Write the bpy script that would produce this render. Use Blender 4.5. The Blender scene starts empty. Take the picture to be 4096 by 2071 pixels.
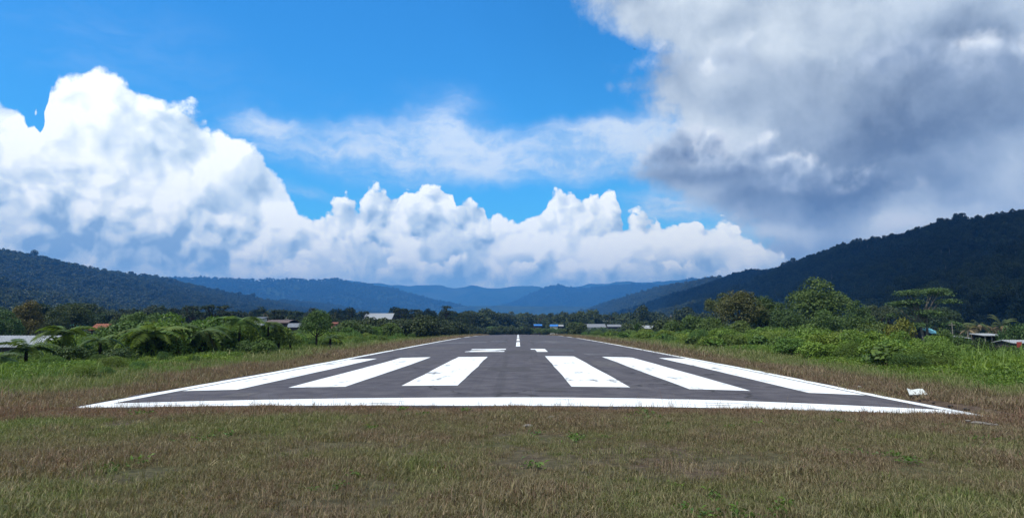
import bpy, bmesh, math, random
import numpy as np
from mathutils import Vector, Matrix, Euler

scene = bpy.context.scene
COL = scene.collection
R = math.radians

# ------------------------------------------------------------------ camera
EYE = 1.7                      # eye height above the runway threshold
FPX = 2880.0                   # focal length in photo pixels (25 mm equivalent)
PITCH, YAW = R(7.95), R(0.48)
cam_data = bpy.data.cameras.new('camera')
cam_data.sensor_fit = 'HORIZONTAL'
cam_data.sensor_width = 36.0
cam_data.lens = FPX / 4096.0 * 36.0
cam_data.shift_y = -132.5 / 4096.0
cam_data.clip_start = 0.1
cam_data.clip_end = 60000.0
cam = bpy.data.objects.new('camera', cam_data)
COL.objects.link(cam)
cam.location = (0.0, 0.0, EYE)
cam.rotation_euler = (math.pi / 2 + PITCH, 0.0, YAW)
scene.camera = cam
CAM_ROT = Euler((math.pi / 2 + PITCH, 0.0, YAW)).to_matrix()


def ray(px, py):
    """world direction seen at a spot of the photograph"""
    return (CAM_ROT @ Vector(((px - 2048.0) / FPX, (903.0 - py) / FPX, -1.0))).normalized()


def at(px, py, dist):
    """world point on that line of sight, dist metres down the runway"""
    d = ray(px, py)
    return Vector((0, 0, EYE)) + d * (dist / d.y)


def seen_at(x, y, z):
    """where a world point falls in the photograph (arrays welcome)"""
    M = np.array(CAM_ROT.transposed())
    v = np.stack([np.asarray(x, float), np.asarray(y, float), np.asarray(z, float) - EYE], 0)
    c = np.tensordot(M, v, 1)
    return 2048.0 + FPX * c[0] / -c[2], 903.0 - FPX * c[1] / -c[2]


# gaps in the planting through which buildings and trunks are seen: left, right, lowest height in the picture, distance
GAPS = [(-60, 168, 1384, 73), (372, 424, 1318, 116), (275, 312, 1306, 127), (1016, 1052, 1284, 160), (1060, 1150, 1292, 148), (1150, 1206, 1306, 138),
        (1322, 1350, 1300, 158), (1525, 1564, 1262, 258), (2134, 2168, 1306, 392), (2200, 2254, 1307, 392), (2334, 2424, 1310, 376), (2430, 2502, 1308, 376), (2348, 2370, 1292, 395),
        (2412, 2434, 1287, 400), (2574, 2614, 1312, 222), (3690, 3742, 1330, 116), (3836, 3868, 1352, 96), (3935, 4010, 1376, 92), (4046, 4110, 1380, 80), (3660, 3672, 1340, 112),
        (580, 628, 1414, 41), (803, 822, 1396, 45), (1156, 1168, 1380, 55),
        (3880, 4030, 1330, 132)]


def in_gap(x, y, top, half):
    """would a plant here, with its top at this height, stand in front of one of them"""
    px, py = seen_at(x, y, top)
    hp = half / np.maximum(np.asarray(y, float), 1.0) * FPX
    r = np.zeros(np.shape(px), bool)
    for a, b, yb, d in GAPS:
        r |= (px > a - hp * 0.7) & (px < b + hp * 0.7) & (py < yb) & (np.asarray(y) < d)
    return r


def azel(px, py):
    d = ray(px, py)
    return math.degrees(math.atan2(d.x, d.y)), math.degrees(math.asin(d.z))


# ------------------------------------------------------------------ colour management
vs = scene.view_settings
vs.view_transform = 'Standard'
vs.look = 'None'
vs.exposure = 0.15
vs.gamma = 1.0
vs.use_curve_mapping = False
scene.cycles.use_denoising = True
scene.cycles.max_bounces = 6
scene.cycles.diffuse_bounces = 3
scene.cycles.glossy_bounces = 2
scene.cycles.transparent_max_bounces = 8
scene.cycles.volume_bounces = 0
scene.cycles.caustics_reflective = False
scene.cycles.caustics_refractive = False
scene.cycles.sample_clamp_indirect = 6.0

# ------------------------------------------------------------------ sun
SUN_EL, SUN_AZ = 60.0, -120.0          # azimuth from the runway direction, clockwise
sun_dir = Vector((math.sin(R(SUN_AZ)) * math.cos(R(SUN_EL)),
                  math.cos(R(SUN_AZ)) * math.cos(R(SUN_EL)), math.sin(R(SUN_EL))))
sun_data = bpy.data.lights.new('sun', 'SUN')
sun_data.energy = 4.2
sun_data.angle = R(0.53)
sun_data.color = (1.0, 0.965, 0.90)
sun = bpy.data.objects.new('sun', sun_data)
COL.objects.link(sun)
sun.location = (0, 0, 400)
sun.rotation_euler = (-sun_dir).to_track_quat('-Z', 'Y').to_euler()
# ------------------------------------------------------------------ sky
world = bpy.data.worlds.new('World')
scene.world = world
world.use_nodes = True
world.cycles.sampling_method = 'MANUAL'
world.cycles.sample_map_resolution = 256
WT = world.node_tree
WT.nodes.clear()


class S:
    """a node socket with arithmetic"""
    def __init__(self, sock):
        self.s = sock

    def _m(self, op, *others, clamp=False):
        n = WT.nodes.new('ShaderNodeMath')
        n.operation = op
        n.use_clamp = clamp
        for i, v in enumerate((self,) + others):
            if isinstance(v, S):
                WT.links.new(v.s, n.inputs[i])
            else:
                n.inputs[i].default_value = v
        return S(n.outputs[0])

    def __add__(self, o): return self._m('ADD', o)
    __radd__ = __add__
    def __mul__(self, o): return self._m('MULTIPLY', o)
    __rmul__ = __mul__
    def __sub__(self, o): return self._m('SUBTRACT', o)
    def __rsub__(self, o): return (self * -1.0) + o
    def __truediv__(self, o): return self._m('DIVIDE', o)
    def pow(self, o): return self._m('POWER', o)
    def max(self, o): return self._m('MAXIMUM', o)
    def min(self, o): return self._m('MINIMUM', o)
    def clamp(self): return self._m('ADD', 0.0, clamp=True)

    def step(self, a, b, lo=0.0, hi=1.0):
        n = WT.nodes.new('ShaderNodeMapRange')
        n.interpolation_type = 'SMOOTHSTEP'
        WT.links.new(self.s, n.inputs[0])
        for i, v in zip((1, 2, 3, 4), (a, b, lo, hi)):
            n.inputs[i].default_value = v
        return S(n.outputs[0])


def wnode(kind, **kw):
    n = WT.nodes.new(kind)
    for k, v in kw.items():
        setattr(n, k, v)
    return n


def wset(n, key, v):
    if isinstance(v, S):
        WT.links.new(v.s, n.inputs[key])
    else:
        n.inputs[key].default_value = v


def wvec(x, y, z=0.0):
    n = wnode('ShaderNodeCombineXYZ')
    for k, v in zip('XYZ', (x, y, z)):
        wset(n, k, v)
    return S(n.outputs[0])


def vop(op, a, b):
    n = wnode('ShaderNodeVectorMath', operation=op)
    wset(n, 0, a)
    if op == 'SCALE':
        wset(n, 'Scale', b)
    else:
        wset(n, 1, b)
    return S(n.outputs['Value'] if op in ('LENGTH', 'DOT_PRODUCT') else n.outputs[0])


def noise(vec, scale, detail=4.0, rough=0.55, color=False, distortion=0.0):
    n = wnode('ShaderNodeTexNoise', noise_dimensions='2D')
    wset(n, 'Vector', vec)
    for k, v in (('Scale', scale), ('Detail', detail), ('Roughness', rough), ('Distortion', distortion)):
        n.inputs[k].default_value = v
    return S(n.outputs['Color' if color else 0])


def billow(vec, scale, detail=3.0, rough=0.5):
    n = wnode('ShaderNodeTexVoronoi', feature='F1', voronoi_dimensions='2D')
    n.normalize = False
    wset(n, 'Vector', vec)
    for k, v in (('Scale', scale), ('Detail', detail), ('Roughness', rough)):
        n.inputs[k].default_value = v
    return S(n.outputs['Distance'])


def mixc(f, a, b):
    n = wnode('ShaderNodeMix', data_type='RGBA')
    wset(n, 0, f)
    for i, v in ((6, a), (7, b)):
        if isinstance(v, S):
            WT.links.new(v.s, n.inputs[i])
        else:
            n.inputs[i].default_value = (*v, 1.0)
    return S(n.outputs[2])


def curve(x, pts, lo, hi, olo, ohi):
    """piecewise curve of x through pts (x, y)"""
    n = wnode('ShaderNodeFloatCurve')
    t = (x - lo) * (1.0 / (hi - lo))
    wset(n, 'Value', t.clamp())
    c = n.mapping.curves[0]
    pts = sorted(pts)
    P = [((a - lo) / (hi - lo), (b - olo) / (ohi - olo)) for a, b in pts]
    P = [(min(1, max(0, a)), min(1, max(0, b))) for a, b in P]
    if P[0][0] > 0.001:
        P.insert(0, (0.0, P[0][1]))
    if P[-1][0] < 0.999:
        P.append((1.0, P[-1][1]))
    c.points[0].location = P[0]
    c.points[1].location = P[-1]
    for p in P[1:-1]:
        c.points.new(*p)
    for p in c.points:
        p.handle_type = 'VECTOR'
    n.mapping.update()
    return S(n.outputs[0]) * (ohi - olo) + olo


tc = wnode('ShaderNodeTexCoord')
D = S(tc.outputs['Generated'])
sx = wnode('ShaderNodeSeparateXYZ')
wset(sx, 0, D)
X, Y, Z = (S(sx.outputs[k]) for k in 'XYZ')
AZ = X._m('ARCTAN2', Y) * 57.29578
EL = Z._m('ARCSINE') * 57.29578
P2 = wvec(AZ, EL)


ROT30 = None


def blob(px, py, rx, ry, rot=0, vec=None):
    """0 at the middle, 1 on the rim of an ellipse in the sky (angles); rot 0 or 1 = lying along a rising slant"""
    a, e = azel(px, py)
    kx, ky = 47.0 / rx, 47.0 / ry
    src = vec if vec is not None else P2
    if rot:
        src, (a, e) = SLANT, (a * CS + e * SN, -a * SN + e * CS)
    n = wnode('ShaderNodeVectorMath', operation='MULTIPLY_ADD')
    wset(n, 0, src)
    n.inputs[1].default_value = (kx, ky, 0)
    n.inputs[2].default_value = (-a * kx, -e * ky, 0)
    return vop('LENGTH', S(n.outputs[0]), (0, 0, 0))


def puff(px, py, rx, ry, rot=0.0, vec=None):
    """soft bump 1 -> 0"""
    return blob(px, py, rx, ry, rot, vec).step(1.0, 0.0)


def add(*vals):
    r = vals[0]
    for v in vals[1:]:
        r = r + v
    return r


def sky_curve(pts):
    return [azel(*p) for p in pts]


# clear sky: Nishita, pushed to the deep blue of the photograph
sky = wnode('ShaderNodeTexSky', sky_type='NISHITA')
sky.sun_disc = False
sky.sun_elevation = R(SUN_EL)
sky.sun_rotation = R(SUN_AZ)
sky.altitude = 200.0
sky.air_density = 1.0
sky.dust_density = 0.3
sky.ozone_density = 2.5
hs = wnode('ShaderNodeHueSaturation')
hs.inputs['Saturation'].default_value = 1.22
hs.inputs['Value'].default_value = 1.0
wset(hs, 'Color', S(sky.outputs[0]))
SKY_STRENGTH = 0.1
mul = wnode('ShaderNodeMix', data_type='RGBA', blend_type='MULTIPLY')
mul.inputs[0].default_value = 1.0
WT.links.new(hs.outputs[0], mul.inputs[6])
mul.inputs[7].default_value = (0.50, 1.55, 2.0, 1.0)
clear = S(mul.outputs[2])

K = 1.0 / SKY_STRENGTH


def lin(r, g, b):
    f = lambda c: ((c / 255 + 0.055) / 1.055) ** 2.4 if c > 10 else c / 255 / 12.92
    return tuple(f(c) * K * 1.16 for c in (r, g, b))


# shared noise fields (angles in degrees)
warpN = noise(P2, 0.16, 4.0, 0.6, color=True)
warp = vop('SUBTRACT', warpN, (0.5, 0.5, 0.5))
PW = vop('ADD', P2, vop('SCALE', warp, 3.0))            # warped angles, soft shapes
D1 = vop('ADD', P2, vop('SCALE', warp, 2.2))            # warped angles for billows
nA = noise(P2, 0.45, 7.0, 0.68)                          # fine breakup
nL = noise(P2, 0.075, 4.0, 0.55)                        # large soft lumps
v1 = billow(D1, 0.2, 3.0, 0.5)
v1s = billow(vop('ADD', D1, (-0.8, 1.1, 0.0)), 0.2, 2.0, 0.5)     # the same a little towards the sun
D2 = vop('ADD', D1, (31.0, 17.0, 0.0))
v2 = billow(D2, 0.33, 3.0, 0.5)
v2s = billow(vop('ADD', D2, (-0.5, 0.7, 0.0)), 0.33, 2.0, 0.5)
nF = (nA - 0.5)

CS, SN = math.cos(R(32)), math.sin(R(32))
sp = wnode('ShaderNodeSeparateXYZ')
wset(sp, 0, PW)
AW, EW = S(sp.outputs[0]), S(sp.outputs[1])
SLANT = wvec(AW * CS + EW * SN, EW * CS - AW * SN)

col = clear

# thin high wisps
DW = vop('MULTIPLY', PW, (1.0, 3.6, 1.0))
wn = noise(DW, 0.10, 6.0, 0.62)
wmask = add(puff(1900, 620, 1150, 170, 0, PW) * 1.1, puff(1780, 450, 330, 170, 0, PW) * 0.5,
            puff(2500, 570, 460, 170, 0, PW), puff(1050, 510, 190, 60, 0, PW) * 0.75,
            puff(1180, 770, 220, 45, 0, PW) * 0.5, puff(2760, 830, 420, 150, 0, PW) * 1.1, puff(300, 160, 1000, 300) * 0.22, puff(1350, 600, 1000, 330) * 0.26)
wis = ((wmask * (0.12 + 1.6 * wn)).step(0.02, 1.25) * 0.8 + (wn - 0.42).max(0.0) * wmask.step(0.0, 0.6) * 0.5).clamp()
col = mixc(wis, col, mixc((nA + wn).step(0.7, 1.2), lin(168, 203, 242), lin(214, 230, 248)))

# broken grey cloud over the right half of the sky and on behind the viewer
bx = curve(EL, [(e, a) for a, e in sky_curve([
    (2150, -60), (2290, 0), (2430, 120), (2640, 215), (2560, 280), (2500, 340), (2570, 430), (2610, 480),
    (2560, 600), (2470, 680), (2420, 700), (2560, 760), (2700, 800), (2850, 880), (2950, 960), (2900, 1100), (2850, 1200)])],
    -5, 45, -60, 60)
nM = noise(vop('ADD', PW, (7.0, 3.0, 0.0)), 0.17, 5.0, 0.5)
g0 = (AZ - bx) * 0.32 + nF * 1.5 + (nM - 0.5) * 1.4
back = Y.step(0.35, -0.2)
g0 = g0.max(back * (4.5 + (nL - 0.45) * 5.0) - 3.0)
ga = g0.step(-0.25, 1.1)
dark = add(puff(3500, 570, 760, 320, 1) * 0.4, puff(3250, 770, 620, 90, 0, PW) * 0.36,
           puff(3900, 330, 450, 330, 0, PW) * 0.36, puff(2830, 700, 330, 70, 0, PW) * 0.42,
           puff(2440, 690, 90, 60, 0, PW) * 0.3, puff(2560, 270, 420, 110, 0, PW) * 0.16)
lite = add(puff(2790, 560, 300, 140, 0, PW) * 0.36, puff(3000, 230, 400, 150, 0, PW) * 0.18,
           puff(3600, 900, 800, 60, 0, PW) * 0.2, puff(4000, 640, 230, 150, 0, PW) * 0.15, puff(3150, 950, 260, 60, 0, PW) * 0.2)
gs = 0.56 - dark + lite + (nL - 0.5) * 0.3 + (nM - 0.5) * 0.8 + nF * 0.22
gramp = wnode('ShaderNodeValToRGB')
wset(gramp, 0, gs.clamp())
el = gramp.color_ramp.elements
el[0].position, el[0].color = 0.0, (*lin(106, 120, 138), 1)
el[1].position, el[1].color = 1.0, (*lin(232, 238, 250), 1)
for p_, c_ in ((0.25, lin(138, 154, 174)), (0.5, lin(170, 186, 204)), (0.75, lin(204, 217, 230))):
    e_ = el.new(p_)
    e_.color = (*c_, 1)
col = mixc(ga, col, S(gramp.outputs[0]))

CUM = [(0.0, (146, 172, 200)), (0.33, (190, 210, 228)), (0.66, (226, 238, 247)), (1.0, (256, 262, 264))]


def cumulus(col, pts, vv, vvs, amp, fine, depth, fall=0.4, soft=0.22, hole=None, extra=None, relief=1.25, bias=0.0, lift=0.6, pal=None, base=None):
    """a heap of cumulus with its tops along pts"""
    t = curve(AZ, sky_curve(pts), -45, 45, -8, 45)
    F = (t - EL) + (0.42 - vv) * amp + nF * fine + lift
    if hole is not None:
        F = F - hole
    al = F.step(0.0, soft)
    if base is not None:
        al = al * (EL - curve(AZ, sky_curve(base), -45, 45, -8, 45) + nF * 2.0 + (nM - 0.5) * 3.0).step(0.0, 2.6)
    lit = 0.97 + bias - (F * (1.0 / depth)).clamp() * fall + (vvs - vv) * relief + (nM - 0.5) * 1.0 + nF * 0.14
    if extra is not None:
        lit = lit + extra
    r = wnode('ShaderNodeValToRGB')
    wset(r, 0, lit.clamp())
    pal = pal or CUM
    e = r.color_ramp.elements
    e[0].color = (*lin(*pal[0][1]), 1)
    e[1].color = (*lin(*pal[-1][1]), 1)
    for p, c in pal[1:-1]:
        e.new(p).color = (*lin(*c), 1)
    return mixc(al, col, vop('SCALE', S(r.outputs[0]), 1.09))


# heaps within the grey cloud, lit above and dark below
GREY = [(0.0, (104, 118, 140)), (0.4, (142, 158, 180)), (0.75, (182, 196, 214)), (1.0, (222, 230, 240))]
col = cumulus(col, [(2300, 900), (2440, 700), (2520, 620), (2600, 540), (2680, 480), (2800, 470), (2900, 500), (3000, 470), (3150, 520), (3350, 610), (3600, 660), (4096, 640), (4800, 600)],
              v2, v2s, 2.2, 2.0, 5.0, fall=0.85, soft=2.2, relief=0.8, bias=-0.1, lift=0.2, pal=GREY, base=[(2300, 720), (2600, 745), (3000, 770), (3400, 800), (4096, 760)])
col = cumulus(col, [(2600, 1000), (2800, 900), (2950, 850), (3100, 860), (3300, 810), (3500, 830), (3750, 790), (3950, 800), (4096, 770), (4800, 760)],
              v1, v1s, 2.2, 2.0, 3.5, fall=0.6, soft=2.0, relief=0.8, bias=-0.12, lift=0.2, pal=GREY, base=[(2600, 960), (3100, 930), (3600, 900), (4096, 880)])
col = cumulus(col, [(2100, 400), (2420, 200), (2560, 170), (2700, 120), (2900, 90), (3100, 130), (3400, 100), (3700, 40), (4096, 60), (4800, 60)],
              v1, v1s, 2.2, 2.0, 6.0, fall=0.75, soft=2.4, relief=0.8, bias=-0.08, lift=0.0, pal=GREY, base=[(2300, 250), (2700, 330), (3200, 380), (4096, 330)])

# tall cumulus on the left
hole = puff(800, 712, 200, 55, 0, PW) * 2.1 + puff(160, 500, 50, 45) * 2.5
dk = add(puff(520, 960, 500, 120, 0, PW) * -0.24, puff(180, 790, 300, 110, 0, PW) * -0.2,
         puff(720, 500, 230, 90, 0, PW) * -0.2, puff(800, 850, 260, 100, 0, PW) * -0.2, puff(990, 800, 90, 170, 0, PW) * -0.25)
col = cumulus(col, [(-500, 350), (-200, 420), (-60, 380), (0, 375), (70, 385), (120, 470), (165, 490), (178, 300), (215, 255), (260, 280), (400, 285), (450, 310),
                    (520, 335), (620, 415), (660, 450), (760, 455), (850, 520), (960, 570), (1050, 625), (1105, 690), (1145, 740), (1185, 830), (1260, 930), (1400, 1060), (4096, 1400)],
              v1, v1s, 2.2, 1.4, 11.0, hole=hole, extra=dk, soft=0.6, fall=0.42, lift=0.95)
# second heap in front of it
col = cumulus(col, [(-500, 600), (0, 640), (150, 600), (260, 590), (400, 600), (520, 700), (690, 700), (740, 685), (800, 720), (860, 760),
                    (960, 830), (1050, 850), (1120, 830), (1200, 940), (1400, 1010), (1700, 1060), (4096, 1400)],
              v2, v2s, 2.0, 2.4, 7.0, extra=dk, soft=1.6, bias=-0.05)
# cumulus bank along the valley
bank = [(700, 1300), (1040, 1100), (1078, 850), (1130, 825), (1200, 835), (1280, 850), (1340, 810), (1390, 785), (1420, 790), (1440, 830), (1475, 755), (1500, 748),
        (1560, 765), (1620, 755), (1700, 745), (1760, 742), (1815, 785), (1825, 850), (1850, 800), (1880, 772), (1935, 770), (1950, 830), (2000, 860), (2060, 890), (2110, 870),
        (2170, 830), (2215, 765), (2260, 750), (2310, 760), (2355, 775), (2375, 770), (2450, 768), (2470, 800), (2490, 860), (2560, 850), (2640, 850), (2720, 890), (2830, 905), (2940, 905), (2975, 960), (3010, 985), (3060, 975), (3110, 1030), (3200, 1040), (4096, 1150)]
col = cumulus(col, bank, v2, v2s, 1.9, 1.25, 6.0, soft=0.42, fall=0.45,
              extra=add(puff(1420, 960, 150, 130) * -0.3, puff(2150, 900, 160, 90) * -0.25))
col = cumulus(col, [(900, 1100), (1150, 1020), (1300, 960), (1440, 960), (1520, 1000), (1640, 960), (1800, 905), (1900, 930), (2050, 920), (2150, 890), (2220, 910), (2330, 890), (2420, 930), (2560, 905),
                    (2700, 910), (2860, 940), (2960, 940), (3060, 1000), (3300, 1050), (4096, 1100)],
              v1, v1s, 1.8, 2.2, 3.4, soft=0.6, fall=0.5)
col = cumulus(col, [(600, 1080), (1000, 1060), (1150, 1040), (1300, 1060), (1440, 1020), (1500, 1060), (1620, 1040), (1750, 1030), (1900, 1010), (2100, 1000), (2300, 1010), (2480, 1000), (2600, 1040),
                    (2800, 1030), (2950, 1050), (3200, 1090), (4096, 1250)],
              v2, v2s, 2.2, 2.0, 2.2, soft=0.6, fall=0.5, bias=-0.08)
# pale stratus lying on the far ridges
lowb = (EL + nF * 2.2 + (nL - 0.5) * 2.0).step(4.8, 2.2)
col = mixc(lowb * 0.9, col, mixc(nM.step(0.3, 0.7), lin(160, 196, 228), lin(212, 230, 244)))

bg = wnode('ShaderNodeBackground')
bg.inputs['Strength'].default_value = SKY_STRENGTH
wset(bg, 'Color', col)
wo = wnode('ShaderNodeOutputWorld')
WT.links.new(bg.outputs[0], wo.inputs[0])
# ------------------------------------------------------------------ helpers
rng = np.random.default_rng(7)


def vnoise(x, y, seed=0):
    """smooth value noise in [-1, 1]"""
    x = np.asarray(x, float); y = np.asarray(y, float)
    xi = np.floor(x).astype(np.int64); yi = np.floor(y).astype(np.int64)
    fx = x - xi; fy = y - yi
    fx = fx * fx * (3 - 2 * fx); fy = fy * fy * (3 - 2 * fy)

    def h(a, b):
        n = (a * 374761393 + b * 668265263 + seed * 982451653) & 0xffffffff
        n = ((n ^ (n >> 13)) * 1274126177) & 0xffffffff
        n = (n ^ (n >> 16)) & 0xffffffff
        return n / 2147483647.5 - 1.0
    a = h(xi, yi); b = h(xi + 1, yi); c = h(xi, yi + 1); d = h(xi + 1, yi + 1)
    return (a * (1 - fx) + b * fx) * (1 - fy) + (c * (1 - fx) + d * fx) * fy


def fbm(x, y, octaves=4, seed=0, gain=0.5):
    s = 0.0; a = 1.0; t = 0.0
    for o in range(octaves):
        s = s + a * vnoise(np.asarray(x) * 2 ** o, np.asarray(y) * 2 ** o, seed + o * 17)
        t += a; a *= gain
    return s / t


def sstep(v, a, b):
    t = np.clip((np.asarray(v, float) - a) / (b - a), 0, 1)
    return t * t * (3 - 2 * t)


def mesh_from(name, verts, faces, mat=None, smooth=False, attrs=None):
    me = bpy.data.meshes.new(name)
    verts = np.asarray(verts, np.float32)
    me.vertices.add(len(verts))
    me.vertices.foreach_set('co', verts.ravel())
    if isinstance(faces, np.ndarray) and len(faces):
        n, k = faces.shape
        me.loops.add(n * k)
        me.loops.foreach_set('vertex_index', faces.ravel().astype(np.int32))
        me.polygons.add(n)
        me.polygons.foreach_set('loop_start', np.arange(0, n * k, k, dtype=np.int32))
        me.polygons.foreach_set('loop_total', np.full(n, k, np.int32))
        me.update(calc_edges=True)
    elif len(faces):
        me.vertices.foreach_set('co', verts.ravel())
        bm = bmesh.new()
        vs_ = [bm.verts.new(v) for v in verts.tolist()]
        for f in faces:
            try:
                bm.faces.new([vs_[i] for i in f])
            except ValueError:
                pass
        bm.normal_update()
        bm.to_mesh(me)
        bm.free()
    if smooth:
        me.polygons.foreach_set('use_smooth', np.ones(len(me.polygons), bool))
    if mat is not None:
        me.materials.append(mat)
    return me


def link(name, me, parent=None, loc=(0, 0, 0), rotz=0.0):
    o = bpy.data.objects.new(name, me)
    COL.objects.link(o)
    o.location = loc
    o.rotation_euler = (0, 0, rotz)
    if parent is not None:
        o.parent = parent
    return o


def tag(o, label, cat, group=None):
    o['label'] = label
    o['category'] = cat
    if group:
        o['group'] = group
    return o


def struct(o, kind='structure', label=None):
    o['kind'] = kind
    if label:
        o['label'] = label
    return o


def grid_faces(nx, ny):
    i = np.arange(nx - 1); j = np.arange(ny - 1)
    I, J = np.meshgrid(i, j)
    a = (J * nx + I).ravel()
    return np.stack([a, a + 1, a + nx + 1, a + nx], 1)


# ------------------------------------------------------------------ material helper
class NT:
    def __init__(self, name):
        self.m = bpy.data.materials.new(name)
        self.m.use_nodes = True
        self.t = self.m.node_tree
        self.t.nodes.clear()
        self.out = self.t.nodes.new('ShaderNodeOutputMaterial')

    def n(self, kind, ins=None, **kw):
        nd = self.t.nodes.new(kind)
        for k, v in kw.items():
            setattr(nd, k, v)
        for k, v in (ins or {}).items():
            self.set(nd, k, v)
        return nd

    def set(self, nd, k, v):
        if isinstance(v, bpy.types.NodeSocket):
            self.t.links.new(v, nd.inputs[k])
        else:
            if isinstance(v, tuple) and len(v) == 3 and nd.inputs[k].type == 'RGBA':
                v = (*v, 1.0)
            nd.inputs[k].default_value = v

    def math(self, op, a, b=0.0, clamp=False):
        return self.n('ShaderNodeMath', {0: a, 1: b}, operation=op, use_clamp=clamp).outputs[0]

    def mix(self, f, a, b, blend='MIX'):
        nd = self.n('ShaderNodeMix', data_type='RGBA', blend_type=blend)
        self.set(nd, 0, f); self.set(nd, 6, a); self.set(nd, 7, b)
        return nd.outputs[2]

    def ramp(self, f, lo, hi):
        nd = self.n('ShaderNodeMapRange', {0: f, 1: lo, 2: hi}, interpolation_type='SMOOTHSTEP')
        return nd.outputs[0]

    def noise(self, vec, scale, detail=3.0, rough=0.55):
        return self.n('ShaderNodeTexNoise', {'Vector': vec, 'Scale': scale, 'Detail': detail, 'Roughness': rough}).outputs[0]

    def pos(self):
        return self.n('ShaderNodeNewGeometry').outputs['Position']

    def obj(self):
        return self.n('ShaderNodeTexCoord').outputs['Object']

    def surf(self, sock):
        self.t.links.new(sock, self.out.inputs['Surface'])
        return self.m

    def bsdf(self, color, rough=0.8, spec=0.3, metal=0.0, normal=None):
        b = self.n('ShaderNodeBsdfPrincipled', {'Base Color': color, 'Roughness': rough, 'Specular IOR Level': spec, 'Metallic': metal})
        if normal is not None:
            self.set(b, 'Normal', normal)
        return b.outputs[0]

    def bump(self, h, strength=0.3, dist=0.02):
        return self.n('ShaderNodeBump', {'Height': h, 'Strength': strength, 'Distance': dist}).outputs[0]


def simple_mat(name, color, rough=0.7, spec=0.3, var=0.25, scale=3.0, metal=0.0, streak=False):
    q = NT(name)
    v = q.obj()
    if streak:
        v = q.n('ShaderNodeMapping', {'Vector': v, 'Scale': (3.0, 3.0, 0.35)}).outputs[0]
    f = q.noise(v, scale, 4.0, 0.6)
    dk = tuple(c * (1 - var) for c in color)
    lt = tuple(min(0.9, c * (1 + var)) for c in color)
    c = q.mix(q.ramp(f, 0.3, 0.7), dk, lt)
    return q.surf(q.bsdf(c, rough, spec, metal))


# ------------------------------------------------------------------ lie of the land
def prof(y):
    y = np.asarray(y, float)
    a = -3.5e-5 * np.clip(y - 70, 0, 190) ** 2
    L = 200.0
    return a - 0.0133 * L * (1 - np.exp(-np.clip(y - 260, 0, None) / L))


def road_z(x, y):
    x = np.asarray(x, float)
    z = prof(y) + 0.05 - 0.0018 * x * x
    return z - np.where(x > 0, 0.0007, -0.0004) * x * x * (1 - sstep(y, 17, 34))


def end_y(x):
    """where the asphalt begins: the end runs a little askew"""
    x = np.asarray(x, float)
    return 15.5 + 0.62 * sstep(-x, 0.0, 9.9) + 0.12 * sstep(x, 2.0, 9.9)


def ground_z(x, y):
    x = np.asarray(x, float); y = np.asarray(y, float)
    ax = np.abs(x)
    base = prof(y)
    z_flat = base - 0.13 - 0.10 * sstep(ax, 10, 17)
    z_drop = -2.4 * sstep(ax, 19, 52) * (1 - 0.25 * sstep(y, 150, 300))
    bump = 0.035 * fbm(x * 0.45, y * 0.45, 3, 3) + 0.25 * sstep(ax, 18, 40) * fbm(x * 0.09, y * 0.09, 3, 5)
    z = z_flat + z_drop + bump
    # ground in front of the threshold follows the camber of the runway
    front = 1 - sstep(y - end_y(np.clip(x, -10, 10)), -0.5, 0.0)
    zf = road_z(np.clip(x, -10, 10), 16.0) - 0.012 - 0.012 * np.clip(ax - 10, 0, 8) + 0.02 * fbm(x * 0.6, y * 0.6, 3, 9)
    z = z * (1 - front) + zf * front
    # under the asphalt
    under = (1 - sstep(ax, 10.02, 10.4)) * sstep(y - end_y(np.clip(x, -10, 10)), -0.1, 0.2) * (1 - sstep(y, 302, 308))
    return z * (1 - under) + (road_z(x, y) - 0.09) * under


def axis(near, far, n_near, n_far):
    a = np.linspace(0, near, n_near)
    b = near * (far / near) ** np.linspace(0, 1, n_far)[1:]
    return np.concatenate([a, b])


half = axis(34.0, 9000.0, 86, 60)
gx = np.concatenate([-half[:0:-1], half])
gy = np.concatenate([-axis(30, 900, 10, 12)[:0:-1], np.linspace(0, 15.2, 40), np.linspace(15.4, 60, 110)[0:], np.linspace(60.5, 240, 130), 240 * (11500 / 240) ** np.linspace(0, 1, 90)[1:]])
GX, GY = np.meshgrid(gx, gy)
gv = np.stack([GX, GY, ground_z(GX, GY)], -1).reshape(-1, 3)

q = NT('grass_soil')
P = q.pos()
sep = q.n('ShaderNodeSeparateXYZ', {0: P})
ax = q.math('ABSOLUTE', sep.outputs[0])
n1 = q.noise(P, 0.35, 5.0, 0.6)
n2 = q.noise(P, 6.0, 5.0, 0.7)
soil = q.mix(q.ramp(n2, 0.3, 0.7), (0.045, 0.032, 0.024), (0.11, 0.08, 0.058))
turf = q.mix(q.ramp(n2, 0.3, 0.7), (0.03, 0.045, 0.014), (0.075, 0.10, 0.028))
side = q.ramp(q.math('ADD', ax, q.math('MULTIPLY', q.math('SUBTRACT', n1, 0.5), 5.0)), 11.2, 14.0)
front = q.math('MULTIPLY', q.ramp(sep.outputs[1], 14.6, 13.2), q.ramp(n1, 0.35, 0.7))
g = q.math('MAXIMUM', side, q.math('MULTIPLY', front, 0.6))
M_ground = q.surf(q.bsdf(q.mix(g, soil, turf), 0.95, 0.1, normal=q.bump(n2, 0.6, 0.05)))
ground = struct(link('ground', mesh_from('ground', gv, grid_faces(len(gx), len(gy)), M_ground, True)))

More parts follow.
